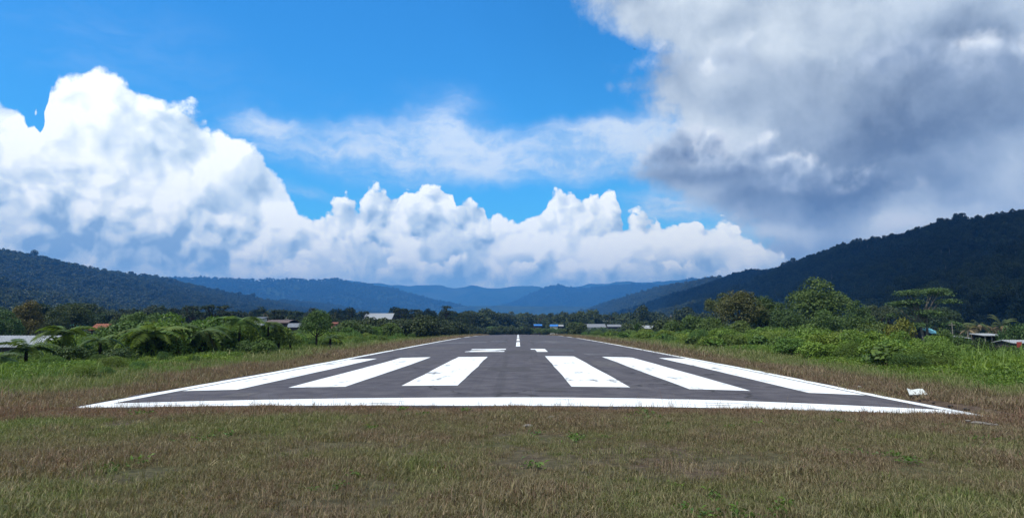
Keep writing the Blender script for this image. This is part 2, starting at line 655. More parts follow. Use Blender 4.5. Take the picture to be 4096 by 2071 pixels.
# ------------------------------------------------------------------ runway
q = NT('asphalt')
P = q.pos()
fine = q.noise(P, 38.0, 3.0, 0.7)
mid = q.noise(P, 1.3, 5.0, 0.6)
big = q.noise(q.n('ShaderNodeMapping', {'Vector': P, 'Scale': (0.45, 0.06, 1.0)}).outputs[0], 1.0, 4.0, 0.6)
c = q.mix(q.ramp(mid, 0.36, 0.66), (0.058, 0.053, 0.062), (0.092, 0.085, 0.094))
c = q.mix(q.math('MULTIPLY', q.ramp(big, 0.5, 0.72), 0.45), c, (0.062, 0.058, 0.064))
c = q.mix(q.math('MULTIPLY', q.ramp(fine, 0.58, 0.75), 0.55), c, (0.19, 0.175, 0.17))
spk = q.n('ShaderNodeTexVoronoi', {'Vector': P, 'Scale': 9.0}).outputs['Distance']
c = q.mix(q.math('MULTIPLY', q.ramp(spk, 0.09, 0.05), q.ramp(mid, 0.5, 0.62)), c, (0.34, 0.32, 0.29))
crk = q.n('ShaderNodeTexVoronoi', {'Vector': q.n('ShaderNodeVectorMath', {0: P, 1: q.n('ShaderNodeVectorMath', {0: q.n('ShaderNodeTexNoise', {'Vector': P, 'Scale': 0.8, 'Detail': 4.0}).outputs['Color'], 'Scale': 1.6}, operation='SCALE').outputs[0]}, operation='ADD').outputs[0], 'Scale': 0.16}, feature='DISTANCE_TO_EDGE').outputs['Distance']
c = q.mix(q.math('MULTIPLY', q.ramp(crk, 0.010, 0.003), 0.75), c, (0.02, 0.019, 0.019))
rub = q.noise(q.n('ShaderNodeMapping', {'Vector': P, 'Scale': (1.6, 0.02, 1.0)}).outputs[0], 1.0, 3.0, 0.5)
rub = q.math('MULTIPLY', q.ramp(rub, 0.56, 0.7), q.ramp(q.math('ABSOLUTE', q.n('ShaderNodeSeparateXYZ', {0: P}).outputs[0]), 5.5, 1.5))
c = q.mix(q.math('MULTIPLY', rub, 0.55), c, (0.035, 0.033, 0.035))
dust = q.noise(P, 0.22, 5.0, 0.65)
c = q.mix(q.math('MULTIPLY', q.ramp(dust, 0.55, 0.75), 0.35), c, (0.15, 0.135, 0.12))
M_asphalt = q.surf(q.bsdf(c, 0.85, 0.25, normal=q.bump(fine, 0.5, 0.012)))

HALF = 10.12
rx_ = np.linspace(-HALF, HALF, 41)
ry_ = np.concatenate([np.linspace(15.5, 60, 90), np.linspace(61, 260, 100), np.linspace(264, 300, 10)])
RX, RY = np.meshgrid(rx_, ry_)
RXj = RX + (np.abs(RX) > HALF - 0.01) * np.sign(RX) * (0.06 * fbm(RY * 1.7, RX, 4, 21) + 0.02)
RYj = RY + (end_y(RX) - 15.5) * (1 - sstep(RY, 15.5, 19.0)) - (RY < 15.51) * (0.03 + 0.10 * fbm(RX * 1.1, RY, 4, 22)) - (RY < 15.51) * 0.3 * sstep(RX, 6.0, 10.0)
rv = np.stack([RXj, RYj, road_z(RX, RY)], -1).reshape(-1, 3)
rf = grid_faces(len(rx_), len(ry_)).tolist()
nx, ny = len(rx_), len(ry_)
# thickness along the three free edges
loop = [j * nx for j in range(ny - 1, 0, -1)] + list(range(nx)) + [j * nx + nx - 1 for j in range(1, ny)]
low = []
rv = rv.tolist()
for i in loop:
    x, y, z = rv[i]
    low.append(len(rv))
    rv.append([x * 1.003, y - (0.04 if y < 16.2 else 0), z - 0.14])
for k in range(len(loop) - 1):
    rf.append([loop[k], loop[k + 1], low[k + 1], low[k]])
runway = struct(link('runway', mesh_from('runway', rv, rf, M_asphalt, False)))


def paint_mat(name, wear, color=(0.80, 0.82, 0.82), streak=(1.0, 0.25, 1.0)):
    q = NT(name)
    P = q.pos()
    f = q.noise(P, 26.0, 4.0, 0.7)
    s = q.noise(q.n('ShaderNodeMapping', {'Vector': P, 'Scale': streak}).outputs[0], 2.2, 6.0, 0.65)
    b = q.noise(P, 0.5, 3.0, 0.5)
    m = q.math('ADD', q.math('MULTIPLY', s, 0.75), q.math('MULTIPLY', f, 0.25))
    m = q.math('ADD', m, q.math('MULTIPLY', q.math('SUBTRACT', b, 0.5), 0.35))
    hole = q.ramp(m, 1.0 - wear, 1.0 - wear - 0.14)
    dirt = q.mix(q.math('MULTIPLY', q.ramp(q.math('ADD', q.math('MULTIPLY', s, 0.6), q.math('MULTIPLY', b, 0.4)), 0.52, 0.72), 0.75), color, tuple(k * 0.42 for k in color))
    c = q.mix(hole, (0.075, 0.071, 0.073), dirt)
    return q.surf(q.bsdf(c, 0.7, 0.25, normal=q.bump(f, 0.25, 0.006)))


M_paint = paint_mat('white_paint', 0.30, (0.76, 0.785, 0.79))
M_paint_end = paint_mat('white_paint_worn', 0.33, streak=(0.12, 1.6, 1.0))
M_faded = paint_mat('faded_paint', 0.52, (0.36, 0.37, 0.37), (0.18, 1.0, 1.0))
M_ghost = paint_mat('ghost_paint', 0.55, (0.10, 0.15, 0.21), (0.3, 0.8, 1.0))


def sheet(name, x0, x1, y0, y1, mat, lift=0.006, wob=0.03, skew=None, label=None):
    nxs = max(2, int(abs(x1 - x0) / 0.8) + 2)
    nys = max(2, int(abs(y1 - y0) / 0.8) + 2)
    a, b = np.meshgrid(np.linspace(0, 1, nxs), np.linspace(0, 1, nys))
    y = y0 + (y1 - y0) * b
    x = x0 + (x1 - x0) * a
    if skew is not None:                       # (x shift of the near edge, of the far edge)
        x = x + skew[0] * (1 - b) + skew[1] * b
    x = x + wob * fbm(y * 0.22 + 3.3, a * 1.3 + x0, 3, 31)
    y = y + (wob * 0.8) * fbm(x * 0.35, b * 2 + y0, 3, 32)
    v = np.stack([x, y, road_z(x, y) + lift], -1).reshape(-1, 3)
    o = link(name, mesh_from(name, v, grid_faces(nxs, nys), mat), runway)
    if label:
        o['label'] = label
    return o


for x0, x1, y0, y1 in ((-9.32, -7.80, 20.35, 40.4), (-6.48, -4.86, 20.7, 40.6), (-3.30, -1.70, 20.8, 40.3),
                       (1.50, 3.12, 20.45, 41.2), (4.70, 6.36, 20.25, 41.2), (7.98, 9.52, 20.3, 41.6)):
    sheet('threshold_bar', x0, x1, y0, y1, M_paint, 0.007, 0.05)
a, b = np.meshgrid(np.linspace(-9.42, 9.62, 60), np.linspace(0, 1, 5))
y_ = (end_y(a) + 0.0) * (1 - b) + (17.28 - 0.18 * sstep(-a, 4, 9.5) - 0.35 * sstep(a, 3, 9.5)) * b + 0.05 * fbm(a * 0.5, b * 2, 3, 33)
link('threshold_line', mesh_from('threshold_line', np.stack([a, y_, road_z(a, y_) + 0.006], -1).reshape(-1, 3), grid_faces(60, 5), M_paint_end), runway)
sheet('edge_line', -9.86, -9.44, 16.16, 122.0, M_paint, 0.008, 0.06)
sheet('edge_line', 9.64, 10.02, 15.62, 122.0, M_paint, 0.008, 0.06)
for s in (-1, 1):
    for y0, y1 in ((131, 147), (157, 178), (196, 212), (226, 240)):
        x = -9.86 if s < 0 else 9.62
        sheet('edge_line_dash', x, x + 0.42, y0, y1, M_paint, 0.008, 0.05)
for y0 in (61.0, 84.5, 108.0, 132.0, 156.5, 181.0, 206.0, 231.0):
    sheet('centreline_dash', -0.17, 0.17, y0, y0 + 17.5, M_paint, 0.007, 0.03)
# runway number 21, drawn out long towards the viewer
sheet('number_two_foot', -3.55, -0.92, 48.3, 49.95, M_paint, 0.007, 0.03)
v = [(-3.5, 49.95), (-2.2, 49.95), (-0.95, 52.5), (-1.55, 52.5)]
o = link('number_two_slant', mesh_from('number_two_slant', [(x, y, float(road_z(x, y)) + 0.0075) for x, y in v], [[0, 1, 2, 3]], M_paint), runway)
sheet('number_two_head', -3.42, -0.90, 52.5, 54.6, M_paint, 0.007, 0.03)
sheet('number_one_stem', 1.24, 1.98, 48.3, 54.6, M_paint, 0.007, 0.03)
sheet('number_one_flag', 0.93, 1.235, 52.8, 54.55, M_paint, 0.007, 0.02)
sheet('ghost_number', 2.02, 3.9, 49.2, 54.2, M_ghost, 0.005, 0.2, label='faded bluish ghost of an old painted number')
sheet('faded_stripe', -9.3, -3.2, 74.5, 81.0, M_faded, 0.005, 0.4, label='worn old white cross stripe')
sheet('faded_stripe', -3.1, -1.3, 79.0, 83.5, M_faded, 0.005, 0.4, label='worn old white cross stripe')
sheet('faded_stripe', 1.6, 9.3, 74.5, 78.0, M_faded, 0.005, 0.4, label='worn old white cross stripe')
sheet('faded_stripe', 1.4, 8.0, 81.0, 84.5, M_faded, 0.005, 0.4, label='worn old white cross stripe')
sheet('faded_patch', 4.0, 5.6, 43.8, 46.2, M_faded, 0.005, 0.3, label='small worn patch of old white paint')

# mended patches in the asphalt
M_patch = [simple_mat('asphalt_patch_%d' % i, c_, 0.9, 0.2, 0.25, 3.0) for i, c_ in enumerate(((0.066, 0.062, 0.067), (0.094, 0.088, 0.092), (0.074, 0.069, 0.075)))]
for i, (x0, x1, y0, y1) in enumerate(((-1.2, 0.5, 27.5, 30.2), (3.4, 4.5, 31, 36), (-4.6, -3.6, 33, 35.4), (0.4, 1.3, 19.0, 20.1), (-7.4, -6.7, 18.2, 19.3), (6.6, 7.8, 24.5, 26.0), (-0.8, 0.9, 45, 50), (-8.8, -5.0, 57, 61), (3.2, 7.0, 63, 66))):
    sheet('asphalt_patch', x0, x1, y0, y1, M_patch[i % 3], 0.004, 0.12)
# ------------------------------------------------------------------ hills
def hill_mat(name, lo, hi, scale, bare=None):
    q = NT(name)
    P = q.pos()
    a = q.noise(P, scale, 5.0, 0.65)
    b = q.noise(P, scale * 0.12, 4.0, 0.6)
    c = q.mix(q.ramp(q.math('ADD', q.math('MULTIPLY', a, 0.6), q.math('MULTIPLY', b, 0.4)), 0.35, 0.65), lo, hi)
    if bare:
        c = q.mix(q.math('MULTIPLY', q.ramp(q.noise(P, scale * 0.07, 3.0, 0.5), 0.62, 0.7), 0.5), c, bare)
    return q.surf(q.bsdf(c, 0.95, 0.05, normal=q.bump(a, 1.0, 6.0)))


def hill_surface(ridge, wl, wr, seed, rough=0.10, n_t=160, n_s=70, prof_p=1.35):
    """ridge: (x, y, z) points; wl / wr: how far the slopes reach to either side"""
    r = np.array(ridge, float)
    seg = np.r_[0, np.cumsum(np.hypot(*(np.diff(r[:, :2], axis=0).T)))]
    t = np.linspace(0, seg[-1], n_t)
    X = np.interp(t, seg, r[:, 0]); Y = np.interp(t, seg, r[:, 1]); Z = np.interp(t, seg, r[:, 2])
    k = max(3, n_t // 24)
    ker = np.ones(k) / k
    sm = lambda v: np.convolve(np.pad(v, (k // 2, k - 1 - k // 2), mode='edge'), ker, 'valid')
    Xs, Ys = sm(X), sm(Y)
    dx, dy = np.gradient(Xs), np.gradient(Ys)
    L = np.hypot(dx, dy)
    nxp, nyp = -dy / L, dx / L                      # to the left of the way along
    s = np.linspace(-1, 1, n_s)
    Sg, Tg = np.meshgrid(s, np.arange(n_t))
    W = np.where(Sg > 0, wl, wr)
    px = Xs[Tg] + nxp[Tg] * Sg * W
    py = Ys[Tg] + nyp[Tg] * Sg * W
    Z = Z * (1 + 0.07 * fbm(t / 260.0 + seed, t * 0, 3, seed + 9) * sstep(Z, 20, 60))
    h = Z[Tg]
    prof_ = np.clip(1 - np.abs(Sg), 0, 1) ** prof_p
    sc = 1.0 / max(60.0, (wl + wr) * 0.22)
    gul = 1 - np.abs(fbm(px * sc, py * sc, 4, seed))
    z = h * prof_ * (1 + rough * 2.2 * (gul - 0.75) * sstep(np.abs(Sg), 0.02, 0.4)) + h * rough * 0.25 * fbm(px * sc * 2.5, py * sc * 2.5, 3, seed + 5) * sstep(1 - np.abs(Sg), 0.0, 0.3)
    z = z - 14.0 * (1 - sstep(1 - np.abs(Sg), 0.0, 0.12)) - 4
    return np.stack([px, py, z], -1), n_s, n_t


def hill(name, ridge, wl, wr, seed, mat, **kw):
    v, a, b = hill_surface(ridge, wl, wr, seed, **kw)
    o = struct(link(name, mesh_from(name, v.reshape(-1, 3), grid_faces(a, b), mat, True)))
    return o, v


M_slope = hill_mat('forest_floor_near', (0.018, 0.028, 0.010), (0.05, 0.07, 0.02), 0.08)
M_far = hill_mat('forest_far', (0.008, 0.016, 0.008), (0.034, 0.05, 0.02), 0.022, (0.07, 0.08, 0.04))
M_far2 = hill_mat('forest_very_far', (0.008, 0.016, 0.008), (0.03, 0.045, 0.02), 0.012, (0.06, 0.07, 0.04))


def ridge_px(pts, trees=0.0):
    """(px, py, distance) -> points, lowered by the height of the trees on the crest"""
    return [(p.x, p.y, p.z - trees) for p in (at(*q_) for q_ in pts)]


# wooded ridge on the right, running alongside the runway
right_ridge = [(430, -500, 30), (460, -150, 62), (470, 200, 84), (480, 420, 92)] + ridge_px([(4500, 836, 610), (4200, 832, 690), (4096, 838, 720), (4010, 848, 745), (3900, 876, 790), (3800, 884, 840), (3720, 905, 880), (3620, 940, 930),
                        (3500, 962, 1000), (3400, 980, 1070), (3250, 1022, 1210), (3100, 1072, 1390), (2960, 1098, 1600), (2860, 1122, 1760), (2760, 1160, 1900), (2660, 1205, 2050), (2590, 1245, 2200), (2520, 1290, 2400)], 2.0)
hill_right, SV_right = hill('hill_right', right_ridge, 330, 380, 41, M_slope, rough=0.10, n_t=200, n_s=60, prof_p=1.1)
# lighter spur behind it
spur = ridge_px([(3400, 1010, 1900), (3150, 1048, 2100), (2960, 1085, 2300), (2860, 1100, 2450), (2780, 1118, 2600), (2700, 1128, 2750), (2620, 1140, 2900), (2560, 1165, 3050), (2500, 1195, 3250), (2420, 1225, 3500), (2330, 1260, 3900), (2280, 1290, 4200)], 11.0)
hill_spur, SV_spur = hill('hill_spur', spur, 480, 500, 43, M_slope, rough=0.10, n_t=110, n_s=50, prof_p=1.1)
# dark top of a mountain showing through a gap in the low cloud
peak = ridge_px([(4000, 960, 3600), (3800, 940, 3600), (3700, 926, 3600), (3640, 916, 3600), (3590, 935, 3600), (3450, 965, 3500), (3380, 968, 3500), (3300, 985, 3500), (3220, 1040, 3500), (3100, 1100, 3500)], 30.0)
hill_peak, SV_peak = hill('hill_peak', peak, 900, 900, 44, M_far, rough=0.08, n_t=90, n_s=40)
# wooded ridge on the left
left_ridge = [(-900, -500, 60), (-930, 100, 95), (-960, 600, 125)] + ridge_px([(-500, 980, 1150), (-100, 985, 1340), (0, 996, 1390), (130, 1004, 1450), (250, 1044, 1560), (400, 1068, 1700), (560, 1092, 1880), (640, 1106, 1990),
                       (700, 1128, 2090), (760, 1150, 2180), (850, 1170, 2330), (980, 1186, 2600), (1120, 1192, 2900), (1230, 1200, 3150), (1330, 1218, 3400), (1420, 1240, 3700), (1500, 1270, 4000)], 9.0)
hill_left, SV_left = hill('hill_left', left_ridge, 700, 620, 47, M_slope, rough=0.12, n_t=170, n_s=60, prof_p=1.15)
# blue ridges closing the valley
mid = ridge_px([(-300, 1090, 4700), (300, 1090, 4700), (640, 1100, 4700), (760, 1106, 4750), (880, 1104, 4800), (1000, 1112, 4800), (1140, 1108, 4800), (1220, 1118, 4850), (1340, 1110, 4900), (1450, 1122, 4950),
                (1520, 1132, 5000), (1600, 1150, 5100), (1660, 1168, 5200), (1730, 1192, 5300), (1800, 1218, 5450), (1900, 1240, 5700), (2050, 1270, 6000)], 14.0)
hill_mid, SV_mid = hill('hill_middle', mid, 1500, 1300, 51, M_far, rough=0.3, n_t=220, n_s=90)
back = ridge_px([(1300, 1120, 8300), (1600, 1128, 8300), (1700, 1134, 8300), (1800, 1140, 8300), (1900, 1138, 8300), (2000, 1146, 8300), (2100, 1142, 8300), (2250, 1140, 8200), (2500, 1130, 8200), (2700, 1118, 8000), (2900, 1100, 8000), (3200, 1090, 8000)])
hill_back, SV_back = hill('hill_far', back, 1800, 1800, 53, M_far2, rough=0.3, n_t=220, n_s=90)
knob = ridge_px([(1960, 1250, 6300), (2020, 1215, 6300), (2090, 1192, 6400), (2150, 1160, 6500), (2190, 1142, 6500), (2240, 1136, 6500), (2330, 1140, 6400), (2450, 1138, 6300), (2560, 1132, 6200), (2660, 1128, 6200), (2760, 1112, 6100), (2900, 1100, 6000), (3200, 1100, 6000)], 14.0)
hill_knob, SV_knob = hill('hill_knoll', knob, 1500, 1500, 57, M_far, rough=0.3, n_t=200, n_s=90)
low_ = ridge_px([(1500, 1250, 5200), (1800, 1222, 4700), (1950, 1216, 4600), (2100, 1222, 4500), (2250, 1216, 4500), (2400, 1222, 4500), (2500, 1230, 4400), (2700, 1240, 4300)])
hill_low, SV_low = hill('hill_low', low_, 500, 700, 59, M_far, rough=0.12, n_t=120, n_s=50)
# ------------------------------------------------------------------ plant materials
def leaf_mat(name, source, base=None, trans=0.25, nscale=1.6, rough=0.55, spec=0.25, gain=1.0):
    """source: 'object' = object colour, 'tint' = instance tint between two colours"""
    q = NT(name)
    f = q.noise(q.obj(), nscale, 3.0, 0.6)
    if source == 'object':
        oi = q.n('ShaderNodeObjectInfo')
        c = oi.outputs['Color']
    else:
        at_ = q.n('ShaderNodeAttribute', attribute_type='INSTANCER', attribute_name='tint')
        c = q.mix(at_.outputs['Fac'], base[0], base[1])
        oi = q.n('ShaderNodeObjectInfo')
        if len(base) > 3:
            c = q.mix(q.math('MULTIPLY', at_.outputs['Fac'], -1.0, clamp=True), c, base[3])
        rnd = q.ramp(oi.outputs['Random'], 0.25, 1.0)
        c = q.mix(q.math('MULTIPLY', rnd, 0.55), c, base[2])
    lo = q.mix(1.0, c, (0.62, 0.66, 0.62), 'MULTIPLY')
    hi = q.mix(1.0, c, (1.42, 1.30, 1.15), 'MULTIPLY')
    c = q.mix(q.ramp(f, 0.32, 0.68), lo, hi)
    if gain != 1.0:
        c = q.mix(1.0, c, (gain, gain, gain), 'MULTIPLY')
    b = q.bsdf(c, rough, spec)
    t = q.n('ShaderNodeBsdfTranslucent', {'Color': q.mix(1.0, c, (1.25, 1.2, 0.7), 'MULTIPLY')}).outputs[0]
    return q.surf(q.n('ShaderNodeMixShader', {0: trans, 1: b, 2: t}).outputs[0])


M_leaf = leaf_mat('leaf', 'object', gain=1.25)
M_leaf_fine = leaf_mat('leaf_fine', 'object', nscale=4.0, gain=1.35)
M_forest = leaf_mat('forest_leaf', 'tint', ((0.020, 0.036, 0.013), (0.058, 0.082, 0.026), (0.034, 0.052, 0.022)), 0.15, 0.12)
M_grass = leaf_mat('grass_blade', 'tint', ((0.165, 0.124, 0.092), (0.118, 0.172, 0.044), (0.33, 0.30, 0.20), (0.185, 0.110, 0.090)), 0.3, 9.0, 0.6, 0.2)
M_weed = leaf_mat('weed_leaf', 'tint', ((0.070, 0.145, 0.024), (0.18, 0.27, 0.036), (0.10, 0.18, 0.038)), 0.3, 5.0, 0.5, 0.3)
M_bark = simple_mat('bark_dark', (0.045, 0.034, 0.026), 0.9, 0.1, 0.4, 6.0)
M_bark_pale = simple_mat('bark_pale', (0.17, 0.155, 0.13), 0.9, 0.1, 0.35, 4.0)
M_fern_bark = simple_mat('fern_trunk', (0.022, 0.017, 0.014), 0.95, 0.05, 0.4, 12.0)


def unit(v):
    return v / np.maximum(1e-9, np.linalg.norm(v, axis=-1, keepdims=True))


def leaf_quads(pos, nor, length, width, g, curl=0.0):
    n = len(pos)
    rnd = g.normal(size=(n, 3))
    t = unit(np.cross(nor, rnd))
    b = np.cross(nor, t)
    L = (length * g.uniform(0.7, 1.3, n))[:, None]
    W = (width * g.uniform(0.7, 1.3, n))[:, None]
    v = np.stack([pos - t * L * 0.5 - nor * L * curl, pos + b * W * 0.5, pos + t * L * 0.5 - nor * L * curl, pos - b * W * 0.5], 1)
    return v.reshape(-1, 3), np.arange(n * 4).reshape(-1, 4)


def lobes_for(g, rx, ry, rz, cz, k, rel=0.42, flat=1.0):
    """lumps that make up a crown: one core and k lumps on its shell"""
    out = [(0, 0, cz, rx * 0.62, ry * 0.62, rz * 0.62, 0.35)]
    for i in range(k):
        th = 2 * math.pi * (i * 0.618 + g.uniform(-0.12, 0.12))
        ph = g.uniform(-0.35, 1.0)
        cz_, cr = ph, math.sqrt(max(0.0, 1 - ph * ph))
        s = rel * g.uniform(0.7, 1.25)
        out.append((math.cos(th) * cr * rx * 0.68, math.sin(th) * cr * ry * 0.68, cz + cz_ * rz * 0.68, rx * s, ry * s, rz * s * flat, 1.0))
    return out


def crown_mesh(name, g, lobes, n, length, width, mat, up=0.35, scatter=0.5, spread=(0.72, 1.08)):
    w = np.array([l[6] * l[3] * l[4] for l in lobes])
    idx = g.choice(len(lobes), n, p=w / w.sum())
    l = np.array(lobes)[idx]
    d = unit(g.normal(size=(n, 3)))
    d[:, 2] = np.where(d[:, 2] < -0.45, -d[:, 2], d[:, 2])
    f = g.uniform(*spread, n)[:, None]
    pos = l[:, :3] + d * l[:, 3:6] * f
    nor = unit(d * 0.7 + np.array([0, 0, up]) + g.normal(size=(n, 3)) * scatter)
    v, fc = leaf_quads(pos, nor, length, width, g, 0.12)
    return mesh_from(name, v, fc, mat)


def tube(pts, rad, sides=6):
    pts = np.array(pts, float)
    n = len(pts)
    tan = unit(np.gradient(pts, axis=0))
    ref = np.array([1.0, 0, 0]) if abs(tan[:, 0]).max() < 0.9 else np.array([0, 1.0, 0])
    a = unit(np.cross(tan, ref)); b = np.cross(tan, a)
    th = np.linspace(0, 2 * math.pi, sides, endpoint=False)
    v = pts[:, None, :] + (a[:, None, :] * np.cos(th)[None, :, None] + b[:, None, :] * np.sin(th)[None, :, None]) * np.array(rad)[:, None, None]
    f = []
    for i in range(n - 1):
        for j in range(sides):
            k = (j + 1) % sides
            f.append((i * sides + j, i * sides + k, (i + 1) * sides + k, (i + 1) * sides + j))
    return v.reshape(-1, 3), np.array(f)


def join(parts):
    vs_, fs, o = [], [], 0
    for v, f in parts:
        vs_.append(v); fs.append(np.asarray(f) + o); o += len(v)
    return np.concatenate(vs_), np.concatenate(fs)


def trunk_mesh(name, g, h, r, lobes, mat, fork=0.45, branches=6):
    lean = g.uniform(-0.06, 0.06, 2) * h
    z = np.linspace(-0.6, h, 7)
    s = np.clip(z / h, 0, 1)
    pts = np.stack([lean[0] * s ** 2 + 0.015 * h * np.sin(s * 5), lean[1] * s ** 2, z], 1)
    parts = [tube(pts, r * (1.15 - 0.75 * s))]
    pick = [l for l in lobes[1:]]
    g.shuffle(pick)
    for l in pick[:branches]:
        k = g.uniform(fork, 0.9)
        p0 = np.array([lean[0] * k * k, lean[1] * k * k, h * k])
        p1 = np.array(l[:3])
        m = p0 * 0.5 + p1 * 0.5 + np.array([0, 0, -0.06 * h])
        parts.append(tube([p0, m, p1], [r * 0.5, r * 0.32, r * 0.12], 5))
    v, f = join(parts)
    return mesh_from(name, v, f, mat, True)


def blades_mesh(name, n, rad, h, w, seed, mat, lean=0.35, stalks=0):
    g = np.random.default_rng(seed)
    b = np.stack([g.normal(0, rad * 0.55, n), g.normal(0, rad * 0.55, n), np.zeros(n)], 1)
    th = g.uniform(0, 2 * math.pi, n)
    d = np.stack([np.cos(th), np.sin(th), 0 * th], 1)
    side = np.stack([-np.sin(th), np.cos(th), 0 * th], 1)
    H = h * g.uniform(0.45, 1.15, n)
    if stalks:
        H[:stalks] *= 2.0
    ln = g.uniform(0.1, 1.0, n)[:, None] * lean * 2
    W = (w * g.uniform(0.7, 1.3, n))[:, None]
    up = np.array([0, 0, 1.0])
    m = b + up * (H * 0.55)[:, None] + d * ln * (H * 0.35)[:, None]
    t = b + up * H[:, None] * (1 - 0.25 * ln) + d * ln * H[:, None]
    v = np.stack([b - side * W * 0.5, b + side * W * 0.5, m + side * W * 0.42, m - side * W * 0.42, t], 1).reshape(-1, 3)
    i = np.arange(n)[:, None] * 5
    f = np.concatenate([i + [0, 1, 2], i + [0, 2, 3], i + [3, 2, 4]])
    return mesh_from(name, v, f, mat)


class Kind:
    """a kind of plant: meshes for its parts, made once"""
    def __init__(self, name, parts, h):
        self.name, self.parts, self.h = name, parts, h


def broadleaf(seed, rx, rz, h, k, n, leaf, mat=None, flat=1.0, bark=None, name='broadleaf_tree', rel=0.42, up=0.35, aspect=0.55):
    g = np.random.default_rng(seed)
    lob = lobes_for(g, rx, rx * g.uniform(0.85, 1.15), rz, h - rz, k, rel, flat)
    c = crown_mesh('crown', g, lob, n, leaf, leaf * aspect, mat or M_leaf, up)
    t = trunk_mesh('trunk', g, (h - rz) * 1.05, 0.035 * h, lob, bark or M_bark)
    return Kind(name, [('trunk', t), ('crown', c)], h)


def umbrella(seed, rx, h, n, leaf, bark=None, tiers=3, mat=None, name='umbrella_tree', trunks=1):
    g = np.random.default_rng(seed)
    lob = [(0, 0, h * 0.9, rx * 0.3, rx * 0.3, 0.05 * h, 0.2)]
    for t in range(tiers):
        z = h * (0.96 - 0.17 * t)
        for i in range(9 if t == 0 else 7):
            th = g.uniform(0, 2 * math.pi)
            rr = rx * g.uniform(0.25, 0.78) * (1.0 if t else 0.85)
            s = rx * g.uniform(0.22, 0.36)
            lob.append((math.cos(th) * rr, math.sin(th) * rr, z + g.uniform(-0.03, 0.03) * h, s, s, 0.045 * h + 0.08 * s, 1.0))
    c = crown_mesh('crown', g, lob, n, leaf, leaf * 0.5, mat or M_leaf, 0.9, 0.45, (0.3, 1.08))
    parts = []
    for k in range(trunks):
        off = g.uniform(-0.3, 0.3, 2) * rx * (trunks > 1)
        top = h * 0.82
        z = np.linspace(-0.6, top, 6)
        s = np.clip(z / top, 0, 1)
        parts.append(tube(np.stack([off[0] * s + 0.02 * h * np.sin(s * 4 + k), off[1] * s, z], 1), 0.022 * h * (1.1 - 0.7 * s)))
    for l in lob[1:14]:
        k0 = g.uniform(0.45, 0.75)
        p0 = np.array([0, 0, h * k0 * 0.9]); p1 = np.array(l[:3])
        parts.append(tube([p0, p0 * 0.45 + p1 * 0.55 - [0, 0, 0.03 * h], p1], [0.012 * h, 0.008 * h, 0.004 * h], 5))
    v, f = join(parts)
    return Kind(name, [('trunk', mesh_from('trunk', v, f, bark or M_bark, True)), ('crown', c)], h)


def shrub(seed, rx, rz, k, n, leaf, name='bush', mat=None, up=0.5, aspect=0.5):
    g = np.random.default_rng(seed)
    lob = lobes_for(g, rx, rx * g.uniform(0.8, 1.2), rz, rz * 0.85, k, 0.45)
    c = crown_mesh('foliage', g, lob, n, leaf, leaf * aspect, mat or M_leaf_fine, up, 0.55, (0.7, 1.15))
    parts = []
    for l in lob[1:8]:
        parts.append(tube([(g.uniform(-.1, .1), g.uniform(-.1, .1), -0.3), (l[0] * 0.4, l[1] * 0.4, l[2] * 0.5), (l[0], l[1], l[2])], [0.03 * rz + 0.01, 0.02 * rz + 0.005, 0.006], 5))
    v, f = join(parts)
    return Kind(name, [('stem', mesh_from('stem', v, f, M_bark, True)), ('foliage', c)], rz * 1.85)


def plant(kind, loc, label, cat, scale=1.0, rotz=0.0, color=(0.06, 0.1, 0.03), group=None, zs=1.0, bark=None):
    root = bpy.data.objects.new(kind.name, None)
    root.empty_display_size = 0.3
    COL.objects.link(root)
    root.location = loc
    root.rotation_euler = (0, 0, rotz)
    root.scale = (scale, scale, scale * zs)
    tag(root, label, cat, group)
    for nm, me in kind.parts:
        o = link(nm, me, root)
        o.color = (*color, 1.0)
    return root


def gz(x, y):
    return float(ground_z(np.array([x]), np.array([y]))[0])


def jit(c, g, a=0.18):
    k = 1 + g.uniform(-a, a)
    return (c[0] * k * (1 + g.uniform(-a, a) * 0.6), c[1] * k, c[2] * k * (1 + g.uniform(-a, a) * 0.4))


pr = random.Random(5)

# ------------------------------------------------------------------ single trees on the right
def put(kind, px, top, dist, label, cat, width_px=None, color=(0.05, 0.085, 0.025), group=None, kw_h=None, rotz=None):
    """stand a plant so that its top reaches the height seen at (px, top), dist metres away"""
    p = at(px, top, dist)
    zg = gz(p.x, p.y) - 0.05
    h = (p.z - zg)
    s = h / kind.h
    zs = 1.0
    if width_px:
        w = width_px / FPX * dist
        base_w = max(v.co.x for v in kind.parts[-1][1].vertices) - min(v.co.x for v in kind.parts[-1][1].vertices)
        s = w / base_w
        zs = h / (kind.h * s)
    return plant(kind, (p.x, p.y, zg), label, cat, s, pr.uniform(0, 6.28) if rotz is None else rotz, color, group, zs)


K_dense = [broadleaf(100 + i, 3.6, 3.9, 9.0, 20, 5200, 0.34, rel=0.40) for i in range(5)]
K_open = [broadleaf(120 + i, 3.4, 2.4, 8.5, 13, 3000, 0.36, rel=0.36, aspect=0.4) for i in range(2)]
K_small = [broadleaf(140 + i, 1.9, 1.85, 4.2, 16, 3600, 0.2, name='small_tree') for i in range(3)]
K_bush = [shrub(160 + i, 1.3, 0.9, 12, 1700, 0.2) for i in range(5)]
K_bush_big = [shrub(170 + i, 1.6, 1.2, 16, 2600, 0.22) for i in range(3)]
K_weedbush = [shrub(180 + i, 0.9, 0.75, 10, 420, 0.34, up=0.8, aspect=0.62) for i in range(3)]
K_fine = [shrub(190 + i, 1.2, 0.95, 14, 3200, 0.12, up=0.5, aspect=0.35) for i in range(3)]


